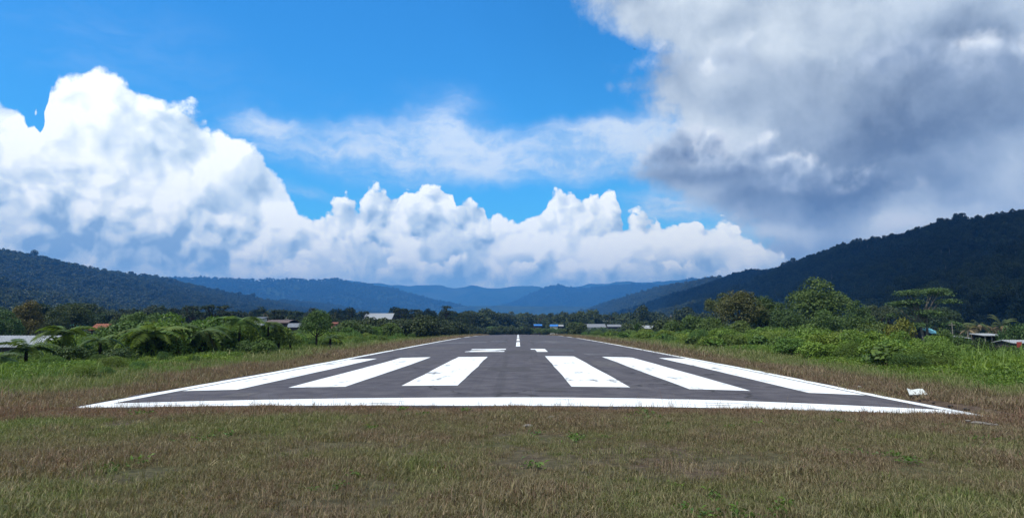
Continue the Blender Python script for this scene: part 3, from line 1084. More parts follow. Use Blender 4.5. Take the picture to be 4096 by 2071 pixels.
def reed(seed):
    g_ = np.random.default_rng(seed)
    b = blades_mesh('foliage', 150, 0.7, 1.25, 0.035, seed, M_leaf_fine, 0.42, 12)
    v, f = join([tube([(g_.uniform(-.3, .3), g_.uniform(-.3, .3), -0.2), (g_.uniform(-.3, .3), g_.uniform(-.3, .3), 0.9)], [0.012, 0.006], 4) for _ in range(5)])
    return Kind('reed_clump', [('stem', mesh_from('stem', v, f, M_bark, True)), ('foliage', b)], 1.4)


K_reed = [reed(195 + i) for i in range(3)]
K_hedge = K_bush + K_bush_big + K_weedbush + K_fine + K_fine + K_reed

T = 'tree'
put(K_dense[0], 3265, 1130, 100, 'tallest rounded green tree standing in front of the dark right hill', T, 265, (0.060, 0.098, 0.026))
put(K_dense[1], 2955, 1168, 95, 'olive brown leafy tree at the left end of the right tree group', T, 180, (0.072, 0.080, 0.030))
put(K_open[0], 2880, 1172, 104, 'thin pale-stemmed tree beside the olive brown tree', T, 110, (0.060, 0.082, 0.034))
put(K_dense[2], 3065, 1196, 97, 'green tree between the olive brown tree and the tallest tree', T, 190, (0.048, 0.082, 0.026))
put(K_dense[3], 3420, 1200, 92, 'leafy green tree right of the tallest tree', T, 170, (0.052, 0.092, 0.026))
put(K_dense[4], 3160, 1238, 86, 'lower dark green tree in front of the tallest tree', T, 190, (0.045, 0.080, 0.026))
put(K_small[0], 3300, 1246, 84, 'bright green small tree under the tallest tree', T, 150, (0.060, 0.105, 0.030))
put(K_open[1], 3520, 1212, 125, 'grey green thin tree between the right tree group and the umbrella tree', T, 130, (0.052, 0.074, 0.040))
K_umb_near = umbrella(200, 4.6, 9.5, 7500, 0.30, M_bark_pale, 4, name='umbrella_tree', trunks=2)
put(K_umb_near, 3680, 1162, 115, 'spreading flat-topped tree with pale forked trunk on the right', T, 275, (0.060, 0.108, 0.036))
put(K_open[0], 3600, 1216, 150, 'dim green tree behind the left half of the flat-topped tree', T, 150, (0.040, 0.066, 0.034))
put(K_dense[1], 3765, 1232, 150, 'dim green tree behind the right half of the flat-topped tree', T, 150, (0.038, 0.064, 0.030))
put(K_dense[3], 3660, 1262, 140, 'low dim tree behind the pale forked trunk', T, 120, (0.036, 0.062, 0.028))
put(K_small[1], 2545, 1272, 235, 'round dome-shaped tree beside the far village roofs', T, 90, (0.050, 0.075, 0.026))
put(K_small[2], 2308, 1288, 290, 'light green bushy tree at the far right end of the runway', T, 70, (0.062, 0.11, 0.03))
put(K_small[0], 1272, 1246, 64, 'dense dark green tree beside the runway strip on the left', T, 150, (0.050, 0.096, 0.026))
put(K_dense[2], 110, 1212, 112, 'tree with orange tinged crown at the far left', T, 130, (0.085, 0.078, 0.024))
put(K_dense[0], 20, 1250, 100, 'bright green leafy tree at the left edge above the white roof', T, 150, (0.045, 0.090, 0.026))
put(K_dense[3], 230, 1222, 120, 'dark green tree beside the orange tinged tree', T, 120, (0.042, 0.062, 0.022))
put(K_dense[1], 310, 1218, 124, 'dark green tree above the rusty roof on the left', T, 120, (0.040, 0.062, 0.022))
put(K_small[1], 440, 1280, 80, 'small leafy tree right of the rusty roof', T, 110, (0.062, 0.108, 0.032))
put(K_small[2], 540, 1250, 82, 'tall leafy tree behind the twin-trunked tree fern', T, 150, (0.066, 0.115, 0.032))
put(K_small[0], 630, 1262, 78, 'wide leafy tree left of the dark umbrella trees', T, 170, (0.060, 0.108, 0.032))
put(K_small[1], 830, 1290, 90, 'low leafy tree in front of the dark umbrella trees', T, 120, (0.044, 0.078, 0.026))

# ------------------------------------------------------------------ bushes one can tell apart
B = 'bush'
BL = [(1005, 1300, 53, 170, (0.078, 0.130, 0.026), 'yellow green bush below the curved roof on the left', K_bush_big[0]),
      (1120, 1312, 54, 150, (0.085, 0.130, 0.026), 'broad yellow green bush left of the dense dark tree', K_bush_big[1]),
      (990, 1362, 47, 110, (0.050, 0.090, 0.026), 'dark flat-topped bush on the grass edge left', K_bush[1]),
      (1060, 1364, 46.5, 110, (0.062, 0.110, 0.028), 'small bush with bare pale stems on the grass edge left', K_bush[2]),
      (300, 1385, 38, 150, (0.040, 0.070, 0.022), 'dark bush between the two left tree ferns', K_bush[3]),
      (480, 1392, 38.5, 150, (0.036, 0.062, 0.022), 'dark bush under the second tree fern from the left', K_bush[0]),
      (720, 1345, 44, 60, (0.085, 0.065, 0.028), 'brown dead bush hanging beside the single-trunked tree fern', K_bush[2]),
      (3590, 1278, 74, 130, (0.105, 0.120, 0.022), 'yellow topped bush below the flat-topped tree', K_bush_big[2]),
      (3490, 1292, 76, 140, (0.066, 0.100, 0.026), 'green bush left of the yellow topped bush', K_bush_big[0]),
      (3775, 1328, 64, 110, (0.052, 0.092, 0.026), 'dark green bush in front of the light blue roof', K_bush_big[1]),
      (3830, 1342, 62, 130, (0.048, 0.088, 0.026), 'dark bush between the blue roof and the wooden shed', K_bush[4]),
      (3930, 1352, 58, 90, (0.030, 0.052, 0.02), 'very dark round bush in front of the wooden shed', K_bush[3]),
      (2780, 1262, 100, 130, (0.052, 0.090, 0.026), 'bush at the left foot of the right tree group', K_bush_big[2]),
      (2850, 1272, 92, 120, (0.062, 0.100, 0.028), 'bush in front of the thin pale-stemmed tree', K_bush_big[0]),
      (2690, 1290, 110, 110, (0.058, 0.098, 0.028), 'bush beside the white roof right of the runway', K_bush_big[1]),
      (2960, 1292, 82, 130, (0.070, 0.105, 0.026), 'green bush below the olive brown tree', K_bush_big[1]),
      (4060, 1300, 90, 140, (0.042, 0.082, 0.026), 'leafy bush behind the white roof at the right edge', K_bush_big[0]),
      (1560, 1298, 110, 120, (0.062, 0.100, 0.026), 'bush rising above the hedge below the large white roof', K_bush_big[1]),
      (1450, 1300, 100, 110, (0.056, 0.100, 0.028), 'bush left of the highest bush of the left hedge', K_bush_big[2]),
      (1990, 1306, 330, 110, (0.060, 0.105, 0.030), 'light green bush beyond the far end of the runway', K_bush_big[0])]
for px, top, d, w, c, lab, k in BL:
    put(k, px, top, d, lab, B, w, c)

# low hedges of shrubs along both sides
g = np.random.default_rng(77)
for side, n in ((-1, 48), (1, 118)):
    for i in range(n):
        t = (i + g.uniform(0, 1)) / n
        d = 50 * (170 / 50) ** t if side < 0 else 30 * (190 / 30) ** t
        row = g.uniform(0, 1)
        if side < 0:
            x = -(16.6 + 1.8 * (d < 60)) - row * (4 + d * 0.03)
        else:
            x = 16.0 + row * (6.5 + d * 0.04)
        h = (0.75 + 0.55 * row + g.uniform(0, 0.35)) * (1.15 if side > 0 else 0.95)
        k = K_hedge[g.integers(0, len(K_hedge))]
        if in_gap(x, d, gz(x, d) + h * 1.2, h * 0.7):
            continue
        zone = ('near' if d < 60 else 'far')
        lab = ('low green plant in the %s stretch of the hedge %s of the runway' % (zone, 'left' if side < 0 else 'right'))
        c = jit(((0.076, 0.132, 0.026), (0.100, 0.150, 0.026), (0.066, 0.120, 0.030))[g.integers(0, 3)], g, 0.24)
        plant(k, (x, d, gz(x, d) - 0.1), lab, B, h / k.h * g.uniform(0.9, 1.1) * 1.15, g.uniform(0, 6.28), c, 'shrubs in the %s %s hedge' % (zone, 'left' if side < 0 else 'right'), g.uniform(0.75, 1.0))
# second row on the banks, filling up to the trees
for side, n in ((-1, 62), (1, 46)):
    for i in range(n):
        t = (i + g.uniform(0, 1)) / n
        d = (44 * (120 / 44) ** t) if side < 0 else 42 * (150 / 42) ** t
        x = side * ((21 if side < 0 else 24) + g.uniform(0, 1) ** 1.2 * (14 + d * 0.25))
        k = (K_bush + K_bush_big)[g.integers(0, 8)]
        h = g.uniform(1.6, 2.9)
        if in_gap(x, d, gz(x, d) + h, h * 0.7):
            h *= 0.5
            if in_gap(x, d, gz(x, d) + h, h * 0.7):
                continue
        lab = 'taller shrub on the bank behind the %s hedge' % ('left' if side < 0 else 'right')
        plant(k, (x, d, gz(x, d) - 0.1), lab, B, h / k.h, g.uniform(0, 6.28), jit(((0.056, 0.098, 0.026), (0.075, 0.115, 0.026), (0.046, 0.085, 0.026))[g.integers(0, 3)], g, 0.25), 'shrubs on the %s bank' % ('left' if side < 0 else 'right'))

# low bushes between the far runway end and the village
for i in range(26):
    px = 2090 + i * 17.5 + g.uniform(-6, 6)
    d = g.uniform(318, 360)
    top = 1309 + g.uniform(0, 7) - (4 if px < 2130 or px > 2510 else 0)
    put(K_hedge[g.integers(0, 8)], px, top, d, 'low bush in front of the far village roofs', B, g.uniform(34, 52), jit((0.062, 0.098, 0.028), g, 0.25), 'low bushes in front of the village')
# leafy clumps in the tall grass before the tree ferns
for i in range(64):
    d = g.uniform(25, 40)
    x = -g.uniform(16.5, 31) * (0.72 + d / 140)
    h = g.uniform(0.35, 0.75)
    k = (K_fine + K_reed)[g.integers(0, 6)]
    if in_gap(x, d, gz(x, d) + h, h * 0.7):
        continue
    plant(k, (x, d, gz(x, d) - 0.05), 'leafy weed clump in the tall grass before the tree ferns', 'weed', h / k.h, g.uniform(0, 6.28), jit(((0.05, 0.10, 0.024), (0.085, 0.14, 0.026), (0.065, 0.12, 0.026))[i % 3], g, 0.25), 'weed clumps before the tree ferns')

# ------------------------------------------------------------------ forest belt
K_belt = [broadleaf(300 + i, 3.6, 4.9, 11.0, 14, 2300, 0.52, name='forest_tree', rel=0.36) for i in range(5)]
K_tall = [broadleaf(320 + i, 2.7, 4.2, 12.5, 10, 1600, 0.52, name='forest_tree', rel=0.4) for i in range(3)]
K_umb = [umbrella(340 + i, 4.2, 12.0, 800, 0.7, M_bark, 3, name='umbrella_tree') for i in range(3)]
TOP = np.array([(-300, 1235), (0, 1232), (160, 1226), (350, 1225), (480, 1250), (560, 1236), (700, 1230), (780, 1236), (960, 1242), (1060, 1252), (1180, 1250), (1330, 1258), (1420, 1262), (1560, 1275), (1600, 1246),
                (1780, 1242), (1860, 1252), (1960, 1254), (2100, 1258), (2300, 1262), (2450, 1266), (2600, 1274), (2800, 1286), (3200, 1290), (3600, 1290), (3800, 1300), (4200, 1290)], float)
SECT = [(-400, 480, 165, 'left village', (0.034, 0.055, 0.020)), (480, 1000, 185, 'left tree ferns', (0.026, 0.040, 0.018)), (1000, 1340, 200, 'curved roof', (0.030, 0.046, 0.018)),
        (1340, 1600, 240, 'large white roof', (0.024, 0.038, 0.018)), (1600, 1880, 250, 'left end of the hedge', (0.028, 0.044, 0.020)), (1880, 2200, 470, 'far end of the runway', (0.070, 0.100, 0.036)),
        (2200, 2660, 430, 'far village roofs', (0.050, 0.076, 0.030)), (2660, 4300, 210, 'right tree group', (0.036, 0.058, 0.022))]
for a, b, d0, where, colr in SECT:
    for row, (dd, dtop, step) in enumerate(((1.0, 12, 23), (1.2, -2, 25))):
        px = a
        while px < b:
            px += step * g.uniform(0.6, 1.4) * (3.0 if b > 2700 else 1.0)
            d = d0 * dd * g.uniform(0.92, 1.1)
            top = np.interp(px, TOP[:, 0], TOP[:, 1]) + dtop + g.uniform(-3, 14)
            um = g.uniform() < (0.3 if 480 < px < 1880 else 0.1)
            k = K_umb[g.integers(0, 3)] if um else (K_tall[g.integers(0, 3)] if g.uniform() < 0.3 else K_belt[g.integers(0, 5)])
            p = at(px, top, d)
            zg = gz(p.x, p.y) - 0.3
            if p.z - zg < 2.5:
                continue
            s = (p.z - zg) / k.h
            if in_gap(p.x, p.y, p.z, s * 3.5):
                continue
            lab = ('flat-crowned dark tree' if um else 'dark leafy tree') + ' in the forest belt behind the ' + where
            plant(k, (p.x, p.y, zg), lab, T, s * g.uniform(0.85, 1.15) if not um else s, g.uniform(0, 6.28), jit(colr, g, 0.25), ('flat-crowned' if um else 'leafy') + ' belt trees behind the ' + where,
                  1.0)
# skyline trees that stand out
for px, top, d, w, lab in ((1402, 1238, 225, 40, 'small umbrella tree on the skyline left of the large white roof'), (1462, 1246, 232, 50, 'low umbrella tree touching the left end of the large white roof'),
                           (1600, 1236, 240, 60, 'umbrella tree on the skyline right of the large white roof'), (1660, 1240, 245, 70, 'second umbrella tree right of the large white roof'),
                           (1785, 1226, 250, 60, 'highest tree on the skyline left of the runway end'), (860, 1222, 170, 150, 'broad dark umbrella tree with thin trunks behind the tree ferns'),
                           (770, 1228, 172, 110, 'dark umbrella tree left of the broad one behind the tree ferns'), (1110, 1240, 190, 90, 'spiky dark tree behind the white box house')):
    put(K_umb[pr.randrange(3)], px, top, d, lab, T, w, (0.022, 0.036, 0.017))

# ------------------------------------------------------------------ tree ferns
M_frond = leaf_mat('fern_frond', 'object', nscale=2.0, trans=0.35)


def frond_mesh(name, length, pairs, rise, droop, wide, mat, seed, hang=0.35, pinna_w=0.075):
    g = np.random.default_rng(seed)
    s = np.linspace(0, 1, 15)
    x = length * (s - 0.12 * s ** 3)
    z = length * (rise * s - droop * s ** 2)
    ctr = np.stack([x, 0 * s, z], 1)
    parts = [tube(ctr, 0.014 * length * 0.5 * (1.1 - s), 4)]
    t = np.linspace(0.10, 0.99, pairs)
    c = np.stack([np.interp(t, s, ctr[:, k]) for k in range(3)], 1)
    w = wide * np.sin(np.clip(t, 0, 1) ** 0.75 * math.pi * 0.94 + 0.12) ** 0.8
    for sgn in (-1, 1):
        w_ = w * g.uniform(0.88, 1.08, pairs)
        tip = c + np.stack([0.28 * w_, sgn * w_, -hang * w_ + g.uniform(-.04, .04, pairs)], 1)
        mid_ = c * 0.45 + tip * 0.55 + np.array([0, 0, 0.10]) * w_[:, None]
        pw = pinna_w * length / 2
        e = np.array([pw, 0, 0])
        n = pairs
        v = np.stack([c - e * 0.5, c + e * 0.5, mid_ + e * 0.55, mid_ - e * 0.55, tip], 1).reshape(-1, 3)
        i = np.arange(n)[:, None] * 5
        parts.append((v, np.concatenate([i + [0, 1, 2, 3], i + [3, 2, 4, 4]])))
    v, f = join([(a, b) for a, b in parts])
    f = [tuple(dict.fromkeys(r)) for r in f.tolist()]
    return mesh_from(name, v, f, mat)


FR = [frond_mesh('frond', 2.0, 26, 0.42, 0.62, 0.46, M_frond, 1), frond_mesh('frond', 2.0, 26, 0.30, 0.72, 0.44, M_frond, 2), frond_mesh('frond', 2.0, 24, 0.55, 0.60, 0.42, M_frond, 3)]
FR_dead = frond_mesh('dead_frond', 1.5, 16, -0.2, 1.5, 0.16, M_frond, 4, 0.9)


def tree_fern(px, top, dist, half_px, label, trunks=1, color=(0.10, 0.16, 0.036), dead=0, n=15, base_drop=0.0, tilt=0.0):
    p = at(px, top, dist)
    zg = gz(p.x, p.y) - 0.1
    Lf = half_px / FPX * dist / 0.86
    root = bpy.data.objects.new('tree_fern', None)
    root.empty_display_size = 0.3
    COL.objects.link(root)
    root.location = (p.x, p.y, zg)
    tag(root, label, 'tree fern', 'tree ferns along the left of the runway')
    g = np.random.default_rng(int(px * 7 + top))
    zc = p.z - zg - 0.11 * Lf
    for k in range(trunks):
        off = (k - (trunks - 1) / 2) * 0.42
        zz = np.linspace(-0.2, zc, 9)
        s = np.clip(zz / zc, 0, 1)
        v, f = tube(np.stack([off * (0.7 + 0.3 * s) + tilt * s, 0.03 * np.sin(s * 6 + k), zz], 1), 0.085 * (1.15 - 0.25 * s) * (1 + 0.12 * np.cos(np.arange(9) * 2.4)), 8)
        link('trunk', mesh_from('trunk', v, f, M_fern_bark, True), root)
        m = n if trunks == 1 else int(n * 0.75)
        a0 = g.uniform(0, 6.28)
        for i in range(m):
            o = link('frond', FR[g.integers(0, 3)], root)
            o.location = (off + tilt, 0, zc + g.uniform(-0.05, 0.03))
            o.rotation_euler = (g.uniform(-.25, .25), g.uniform(-0.22, 0.30) * (1 if i % 3 else 1.6), a0 + i * 2.399963)
            sc = Lf / 2.0 * g.uniform(0.82, 1.12)
            o.scale = (sc, sc, sc)
            o.color = (*jit(color, g, 0.16), 1.0)
        for i in range(dead):
            o = link('dead_frond', FR_dead, root)
            o.location = (off + tilt, 0, zc - 0.05)
            o.rotation_euler = (0, g.uniform(-0.1, 0.2), g.uniform(0, 6.28))
            sc = Lf / 2.0 * g.uniform(0.7, 0.95)
            o.scale = (sc, sc, sc)
            o.color = (0.075, 0.048, 0.028, 1.0)
    return root


tree_fern(262, 1312, 42, 118, 'wide tree fern in front of the white-roofed building', dead=3)
tree_fern(405, 1345, 40, 92, 'tree fern second from the left, lower than its neighbours', color=(0.08, 0.13, 0.034))
tree_fern(604, 1316, 42.5, 122, 'twin-trunked tree fern with two bare dark trunks', trunks=2, dead=1)
tree_fern(812, 1306, 46, 108, 'single tall tree fern with slender dark trunk', dead=5, color=(0.075, 0.125, 0.034))
tree_fern(962, 1264, 50, 112, 'highest tree fern, rising above the yellow green bush', dead=2, color=(0.082, 0.14, 0.034))
tree_fern(1075, 1284, 53, 70, 'pale small tree fern below the curved roof', color=(0.09, 0.14, 0.05), n=9)
tree_fern(1163, 1318, 56, 62, 'thin tree fern left of the dense dark tree', color=(0.06, 0.105, 0.03), n=9)
tree_fern(1322, 1340, 58, 50, 'smallest tree fern at the foot of the dense dark tree', color=(0.066, 0.11, 0.034), n=8)
tree_fern(110, 1378, 37, 120, 'low tree fern in front of the left end of the white roof', color=(0.06, 0.105, 0.034))
tree_fern(-10, 1412, 34, 100, 'bluish low tree fern cut by the left edge', color=(0.055, 0.10, 0.04), n=10)

# ------------------------------------------------------------------ palms and banana
M_palm = leaf_mat('palm_frond', 'object', nscale=1.0, trans=0.25)
PF = [frond_mesh('frond', 3.6, 30, 0.75, 0.75, 0.5, M_palm, 11, 0.8, 0.05), frond_mesh('frond', 3.6, 30, 0.45, 1.0, 0.5, M_palm, 12, 0.9, 0.05), frond_mesh('frond', 3.6, 26, 1.1, 0.9, 0.46, M_palm, 13, 0.8, 0.05)]


def palm(px, cy, dist, half_px, label, color=(0.06, 0.085, 0.03), n=15, dry=4, r=0.16, bark=None):
    p = at(px, cy, dist)
    zg = gz(p.x, p.y) - 0.2
    root = bpy.data.objects.new('palm_tree', None)
    root.empty_display_size = 0.4
    COL.objects.link(root)
    root.location = (p.x, p.y, zg)
    tag(root, label, 'palm tree')
    g = np.random.default_rng(int(px))
    h = p.z - zg
    zz = np.linspace(-0.3, h, 10)
    s = np.clip(zz / h, 0, 1)
    v, f = tube(np.stack([0.04 * h * s ** 2, 0 * s, zz], 1), r * (1.25 - 0.4 * s), 8)
    link('trunk', mesh_from('trunk', v, f, bark or M_bark_pale, True), root)
    for i in range(n):
        o = link('frond', PF[g.integers(0, 3)], root)
        o.location = (0.04 * h, 0, h)
        dryf = i < dry
        o.rotation_euler = (g.uniform(-.2, .2), (g.uniform(0.5, 0.9) if dryf else g.uniform(-0.55, 0.25)), i * 2.399963)
        sc = half_px / FPX * dist / 3.0 * g.uniform(0.85, 1.1)
        o.scale = (sc, sc, sc)
        o.color = ((0.20, 0.16, 0.10, 1) if dryf else (*jit(color, g, 0.15), 1.0))
    return root


palm(3912, 1302, 135, 62, 'left of the two palms with drooping pale fronds above the wooden shed', n=18, dry=8)
palm(4003, 1304, 135, 60, 'right of the two palms with drooping pale fronds above the wooden shed', n=18, dry=8)
palm(3868, 1318, 128, 40, 'small brown palm left of the two pale-fronded palms', (0.10, 0.095, 0.03), 12, 3)
palm(2160, 1268, 400, 24, 'tall thin palm above the blue village roof', (0.035, 0.055, 0.024), 12, 2, 0.22)
palm(2440, 1268, 410, 26, 'palm above the long grey village roofs', (0.035, 0.055, 0.024), 12, 2, 0.22)
palm(2372, 1276, 405, 22, 'palm left of the long grey village roofs', (0.035, 0.055, 0.024), 12, 2, 0.22)
palm(1052, 1250, 185, 34, 'feathery palm behind the white box house', (0.036, 0.056, 0.024), 12, 1, 0.14)


def banana(px, base_y, dist, h, label):
    p = at(px, base_y, dist)
    zg = gz(p.x, p.y)
    root = bpy.data.objects.new('banana_plant', None)
    COL.objects.link(root)
    root.location = (p.x, p.y, zg)
    tag(root, label, 'banana plant')
    v, f = tube([(0, 0, -0.1), (0.03, 0, h * 0.25), (0, 0, h * 0.5)], [0.14, 0.12, 0.08], 8)
    st = link('stem', mesh_from('stem', v, f, M_leaf, True), root)
    st.color = (0.10, 0.13, 0.05, 1)
    g = np.random.default_rng(9)
    s = np.linspace(0, 1, 9)
    me = None
    L = h * 0.62
    c = np.stack([L * 0.62 * s, 0 * s, L * (s * 1.05 - 0.55 * s ** 2)], 1)
    w = 0.15 * L * np.sin(np.clip(s * 1.02 + 0.03, 0, 1) * math.pi) ** 0.5
    vv = np.stack([c + np.stack([0 * s, w, 0.25 * w], 1), c, c + np.stack([0 * s, -w, 0.25 * w], 1)], 1).reshape(-1, 3)
    me = mesh_from('leaf', vv, grid_faces(3, 9), M_leaf, True)
    for i in range(9):
        o = link('leaf', me, root)
        o.location = (0, 0, h * (0.38 + 0.012 * i))
        o.rotation_euler = (0, g.uniform(-0.55, 0.15), i * 2.3999)
        o.color = (*jit((0.055, 0.10, 0.04), g, 0.2), 1)
    return root


banana(2548, 1336, 122, 2.9, 'banana plant with upright broad leaves in the right hedge')
banana(3640, 1330, 100, 3.0, 'banana plant at the foot of the flat-topped tree')
# ------------------------------------------------------------------ scattered cover (grass, weeds, far forest)
LIB = bpy.data.collections.new('cover_sources')


def lib_collection(name, meshes):
    c = bpy.data.collections.new(name)
    for i, me in enumerate(meshes):
        o = bpy.data.objects.new('%s_%02d' % (name, i), me)
        c.objects.link(o)
    return c


def scatter(name, pts, rot, scl, tint, coll, count, label=None):
    """one object of kind stuff: a source plant on every point"""
    n = len(pts)
    me = bpy.data.meshes.new(name)
    me.vertices.add(n)
    me.vertices.foreach_set('co', np.asarray(pts, np.float32).ravel())
    for nm, ty, key, arr in (('rot', 'FLOAT_VECTOR', 'vector', rot), ('scl', 'FLOAT_VECTOR', 'vector', scl), ('tint', 'FLOAT', 'value', tint)):
        a = me.attributes.new(nm, ty, 'POINT')
        a.data.foreach_set(key, np.asarray(arr, np.float32).ravel())
    a = me.attributes.new('pick', 'INT', 'POINT')
    a.data.foreach_set('value', rng.integers(0, count, n).astype(np.int32))
    o = struct(link(name, me), 'stuff', label)
    ng = bpy.data.node_groups.new('scatter_' + name, 'GeometryNodeTree')
    ng.interface.new_socket('Geometry', in_out='INPUT', socket_type='NodeSocketGeometry')
    ng.interface.new_socket('Geometry', in_out='OUTPUT', socket_type='NodeSocketGeometry')
    N, Lk = ng.nodes, ng.links
    gi, go = N.new('NodeGroupInput'), N.new('NodeGroupOutput')
    ci = N.new('GeometryNodeCollectionInfo')
    ci.inputs['Collection'].default_value = coll
    ci.inputs['Separate Children'].default_value = True
    ci.inputs['Reset Children'].default_value = True
    ip = N.new('GeometryNodeInstanceOnPoints')
    ip.inputs['Pick Instance'].default_value = True

    def attr(nm, ty):
        a = N.new('GeometryNodeInputNamedAttribute')
        a.data_type = ty
        a.inputs['Name'].default_value = nm
        return a.outputs['Attribute']
    e2r = N.new('FunctionNodeEulerToRotation')
    Lk.new(attr('rot', 'FLOAT_VECTOR'), e2r.inputs[0])
    Lk.new(gi.outputs[0], ip.inputs['Points'])
    Lk.new(ci.outputs[0], ip.inputs['Instance'])
    Lk.new(attr('pick', 'INT'), ip.inputs['Instance Index'])
    Lk.new(e2r.outputs[0], ip.inputs['Rotation'])
    Lk.new(attr('scl', 'FLOAT_VECTOR'), ip.inputs['Scale'])
    Lk.new(ip.outputs[0], go.inputs[0])
    md = o.modifiers.new('scatter', 'NODES')
    md.node_group = ng
    return o


def euler(n, lean=0.12):
    return np.stack([rng.normal(0, lean, n), rng.normal(0, lean, n), rng.uniform(0, 2 * math.pi, n)], 1)


def sizes(n, lo, hi, zlo=0.8, zhi=1.2):
    s = rng.uniform(lo, hi, n)
    return np.stack([s, s, s * rng.uniform(zlo, zhi, n)], 1)


def weed_mesh(name, n, rad, h, leaf, seed, mat, up=0.6):
    g = np.random.default_rng(seed)
    pos = np.stack([g.normal(0, rad * 0.5, n), g.normal(0, rad * 0.5, n), h * g.uniform(0.1, 1.0, n) ** 0.8], 1)
    pos[:, :2] *= (0.5 + 0.7 * pos[:, 2:3] / h)
    nor = unit(np.array([0, 0, up]) + g.normal(size=(n, 3)) * 0.5 + pos * [0.5, 0.5, 0])
    v, f = leaf_quads(pos, nor, leaf, leaf * 0.42, g, 0.15)
    return mesh_from(name, v, f, mat)


# --- far forest on the hills
C_hill = lib_collection('hill_tree', [crown_mesh('hill_tree', np.random.default_rng(410 + i), lobes_for(np.random.default_rng(410 + i), 4.5, 4.5, 4.4, 4.6, 12, 0.38), 1400, 0.66, 0.42, M_forest, 0.4) for i in range(6)])
C_far = lib_collection('far_tree', [crown_mesh('far_tree', np.random.default_rng(400 + i), lobes_for(np.random.default_rng(400 + i), 4.5, 4.5, 4.2, 4.5, 8, 0.45), 420, 1.25, 0.8, M_forest, 0.4) for i in range(6)])


def on_hill(V, n, s0, s1, t0=0.0, t1=1.0):
    """points spread evenly over a part of a hill's surface"""
    nt, ns = V.shape[:2]
    t = rng.uniform(t0, t1, n) * (nt - 1.001)
    s = (rng.uniform(s0, s1, n) * 0.5 + 0.5) * (ns - 1.001)
    i, j = t.astype(int), s.astype(int)
    a, b = (t - i)[:, None], (s - j)[:, None]
    return (V[i, j] * (1 - a) * (1 - b) + V[i + 1, j] * a * (1 - b) + V[i, j + 1] * (1 - a) * b + V[i + 1, j + 1] * a * b)


def forest(name, V, n, s0, s1, lo, hi, t0=0.0, t1=1.0, bias=0.45, label=None, coll=None):
    p = on_hill(V, n, s0, s1, t0, t1)
    p[:, 2] -= 1.5
    tint = np.clip(bias + 0.95 * fbm(p[:, 0] / 130, p[:, 1] / 130, 4, 71) + rng.normal(0, 0.22, n), 0, 1)
    sz = rng.uniform(lo, hi, n) * (1 + 0.35 * (rng.uniform(size=n) > 0.95))
    scl = np.stack([sz, sz, sz * rng.uniform(0.85, 1.5, n)], 1)
    return scatter(name, p, euler(n, 0.1), scl, tint, coll or C_far, 6, label)


forest('right_hill_forest', SV_right, 36000, -0.12, 0.97, 0.5, 1.0, 0.08, 1.0, 0.3, label='dark forest covering the near hill on the right', coll=C_hill)
forest('spur_forest', SV_spur, 12000, -0.1, 0.95, 0.8, 1.4, 0.0, 1.0, 0.7, label='paler forest on the spur behind the dark right hill')
forest('left_hill_forest', SV_left, 44000, -0.98, 0.12, 0.75, 1.4, 0.1, 1.0, 0.4, label='blue green forest covering the hill on the left')
forest('middle_hill_forest', SV_mid, 22000, -0.98, 0.12, 1.2, 2.0, 0.0, 1.0, 0.45, label='blue forest on the middle ridge')
forest('knoll_forest', SV_knob, 20000, -0.95, 0.12, 1.3, 2.2, 0.0, 1.0, 0.45, label='blue forest on the knoll beyond the runway end')
forest('peak_forest', SV_peak, 5000, -0.3, 0.9, 1.2, 1.8, 0.0, 1.0, 0.4, label='dark forest on the cloud-wrapped peak')
# valley floor between the belt of trees and the hills
n = 15000
d = 330 * (4200 / 330) ** rng.uniform(0, 1, n)
x = rng.uniform(-0.78, 0.5, n) * d
keep = ~((np.abs(x) < 14) & (d < 420)) & ~in_gap(x, d, ground_z(x, d) + 11.0, 6.0)
x, d = x[keep], d[keep]
n = len(x)
p = np.stack([x, d, ground_z(x, d) - 0.5], 1)
sz = rng.uniform(0.75, 1.35, n) * np.interp(d, [330, 1500], [1.0, 1.5])
scatter('valley_forest', p, euler(n, 0.1), np.stack([sz, sz, sz * rng.uniform(0.7, 1.3, n)], 1), np.clip(0.85 + rng.normal(0, 0.35, n), 0, 1.6), C_hill, 6, 'forest on the valley floor beyond the runway end')
# undergrowth at the foot of the belt of trees
C_under = lib_collection('undergrowth', [crown_mesh('undergrowth', np.random.default_rng(430 + i), lobes_for(np.random.default_rng(430 + i), 1.6, 1.6, 1.2, 1.1, 8, 0.45), 800, 0.27, 0.17, M_forest, 0.5) for i in range(4)])
n = 5200
t = rng.uniform(0, 1, n)
d = 120 * (420 / 120) ** t
x = np.where(rng.uniform(size=n) < 0.62, -1, 1) * (15 + np.clip(d - 150, 0, 200) * 0.0 + rng.uniform(0, 1, n) ** 1.3 * d * 0.72)
far_end = rng.uniform(size=n) < 0.2
x = np.where(far_end, rng.uniform(-60, 75, n), x)
d = np.where(far_end, np.where(rng.uniform(size=n) < 0.5, rng.uniform(312, 372, n), rng.uniform(400, 470, n)), d)
keep = ~((np.abs(x) < 15.5) & (d < 308)) & ~in_gap(x, d, ground_z(x, d) + 4.4, 2.4)
x, d = x[keep], d[keep]
n = len(x)
p = np.stack([x, d, ground_z(x, d) - 0.2], 1)
scatter('undergrowth', p, euler(n, 0.1), sizes(n, 0.8, 1.7), np.clip(0.75 + rng.normal(0, 0.3, n), 0, 1.3), C_under, 4, 'low undergrowth at the foot of the forest belt')

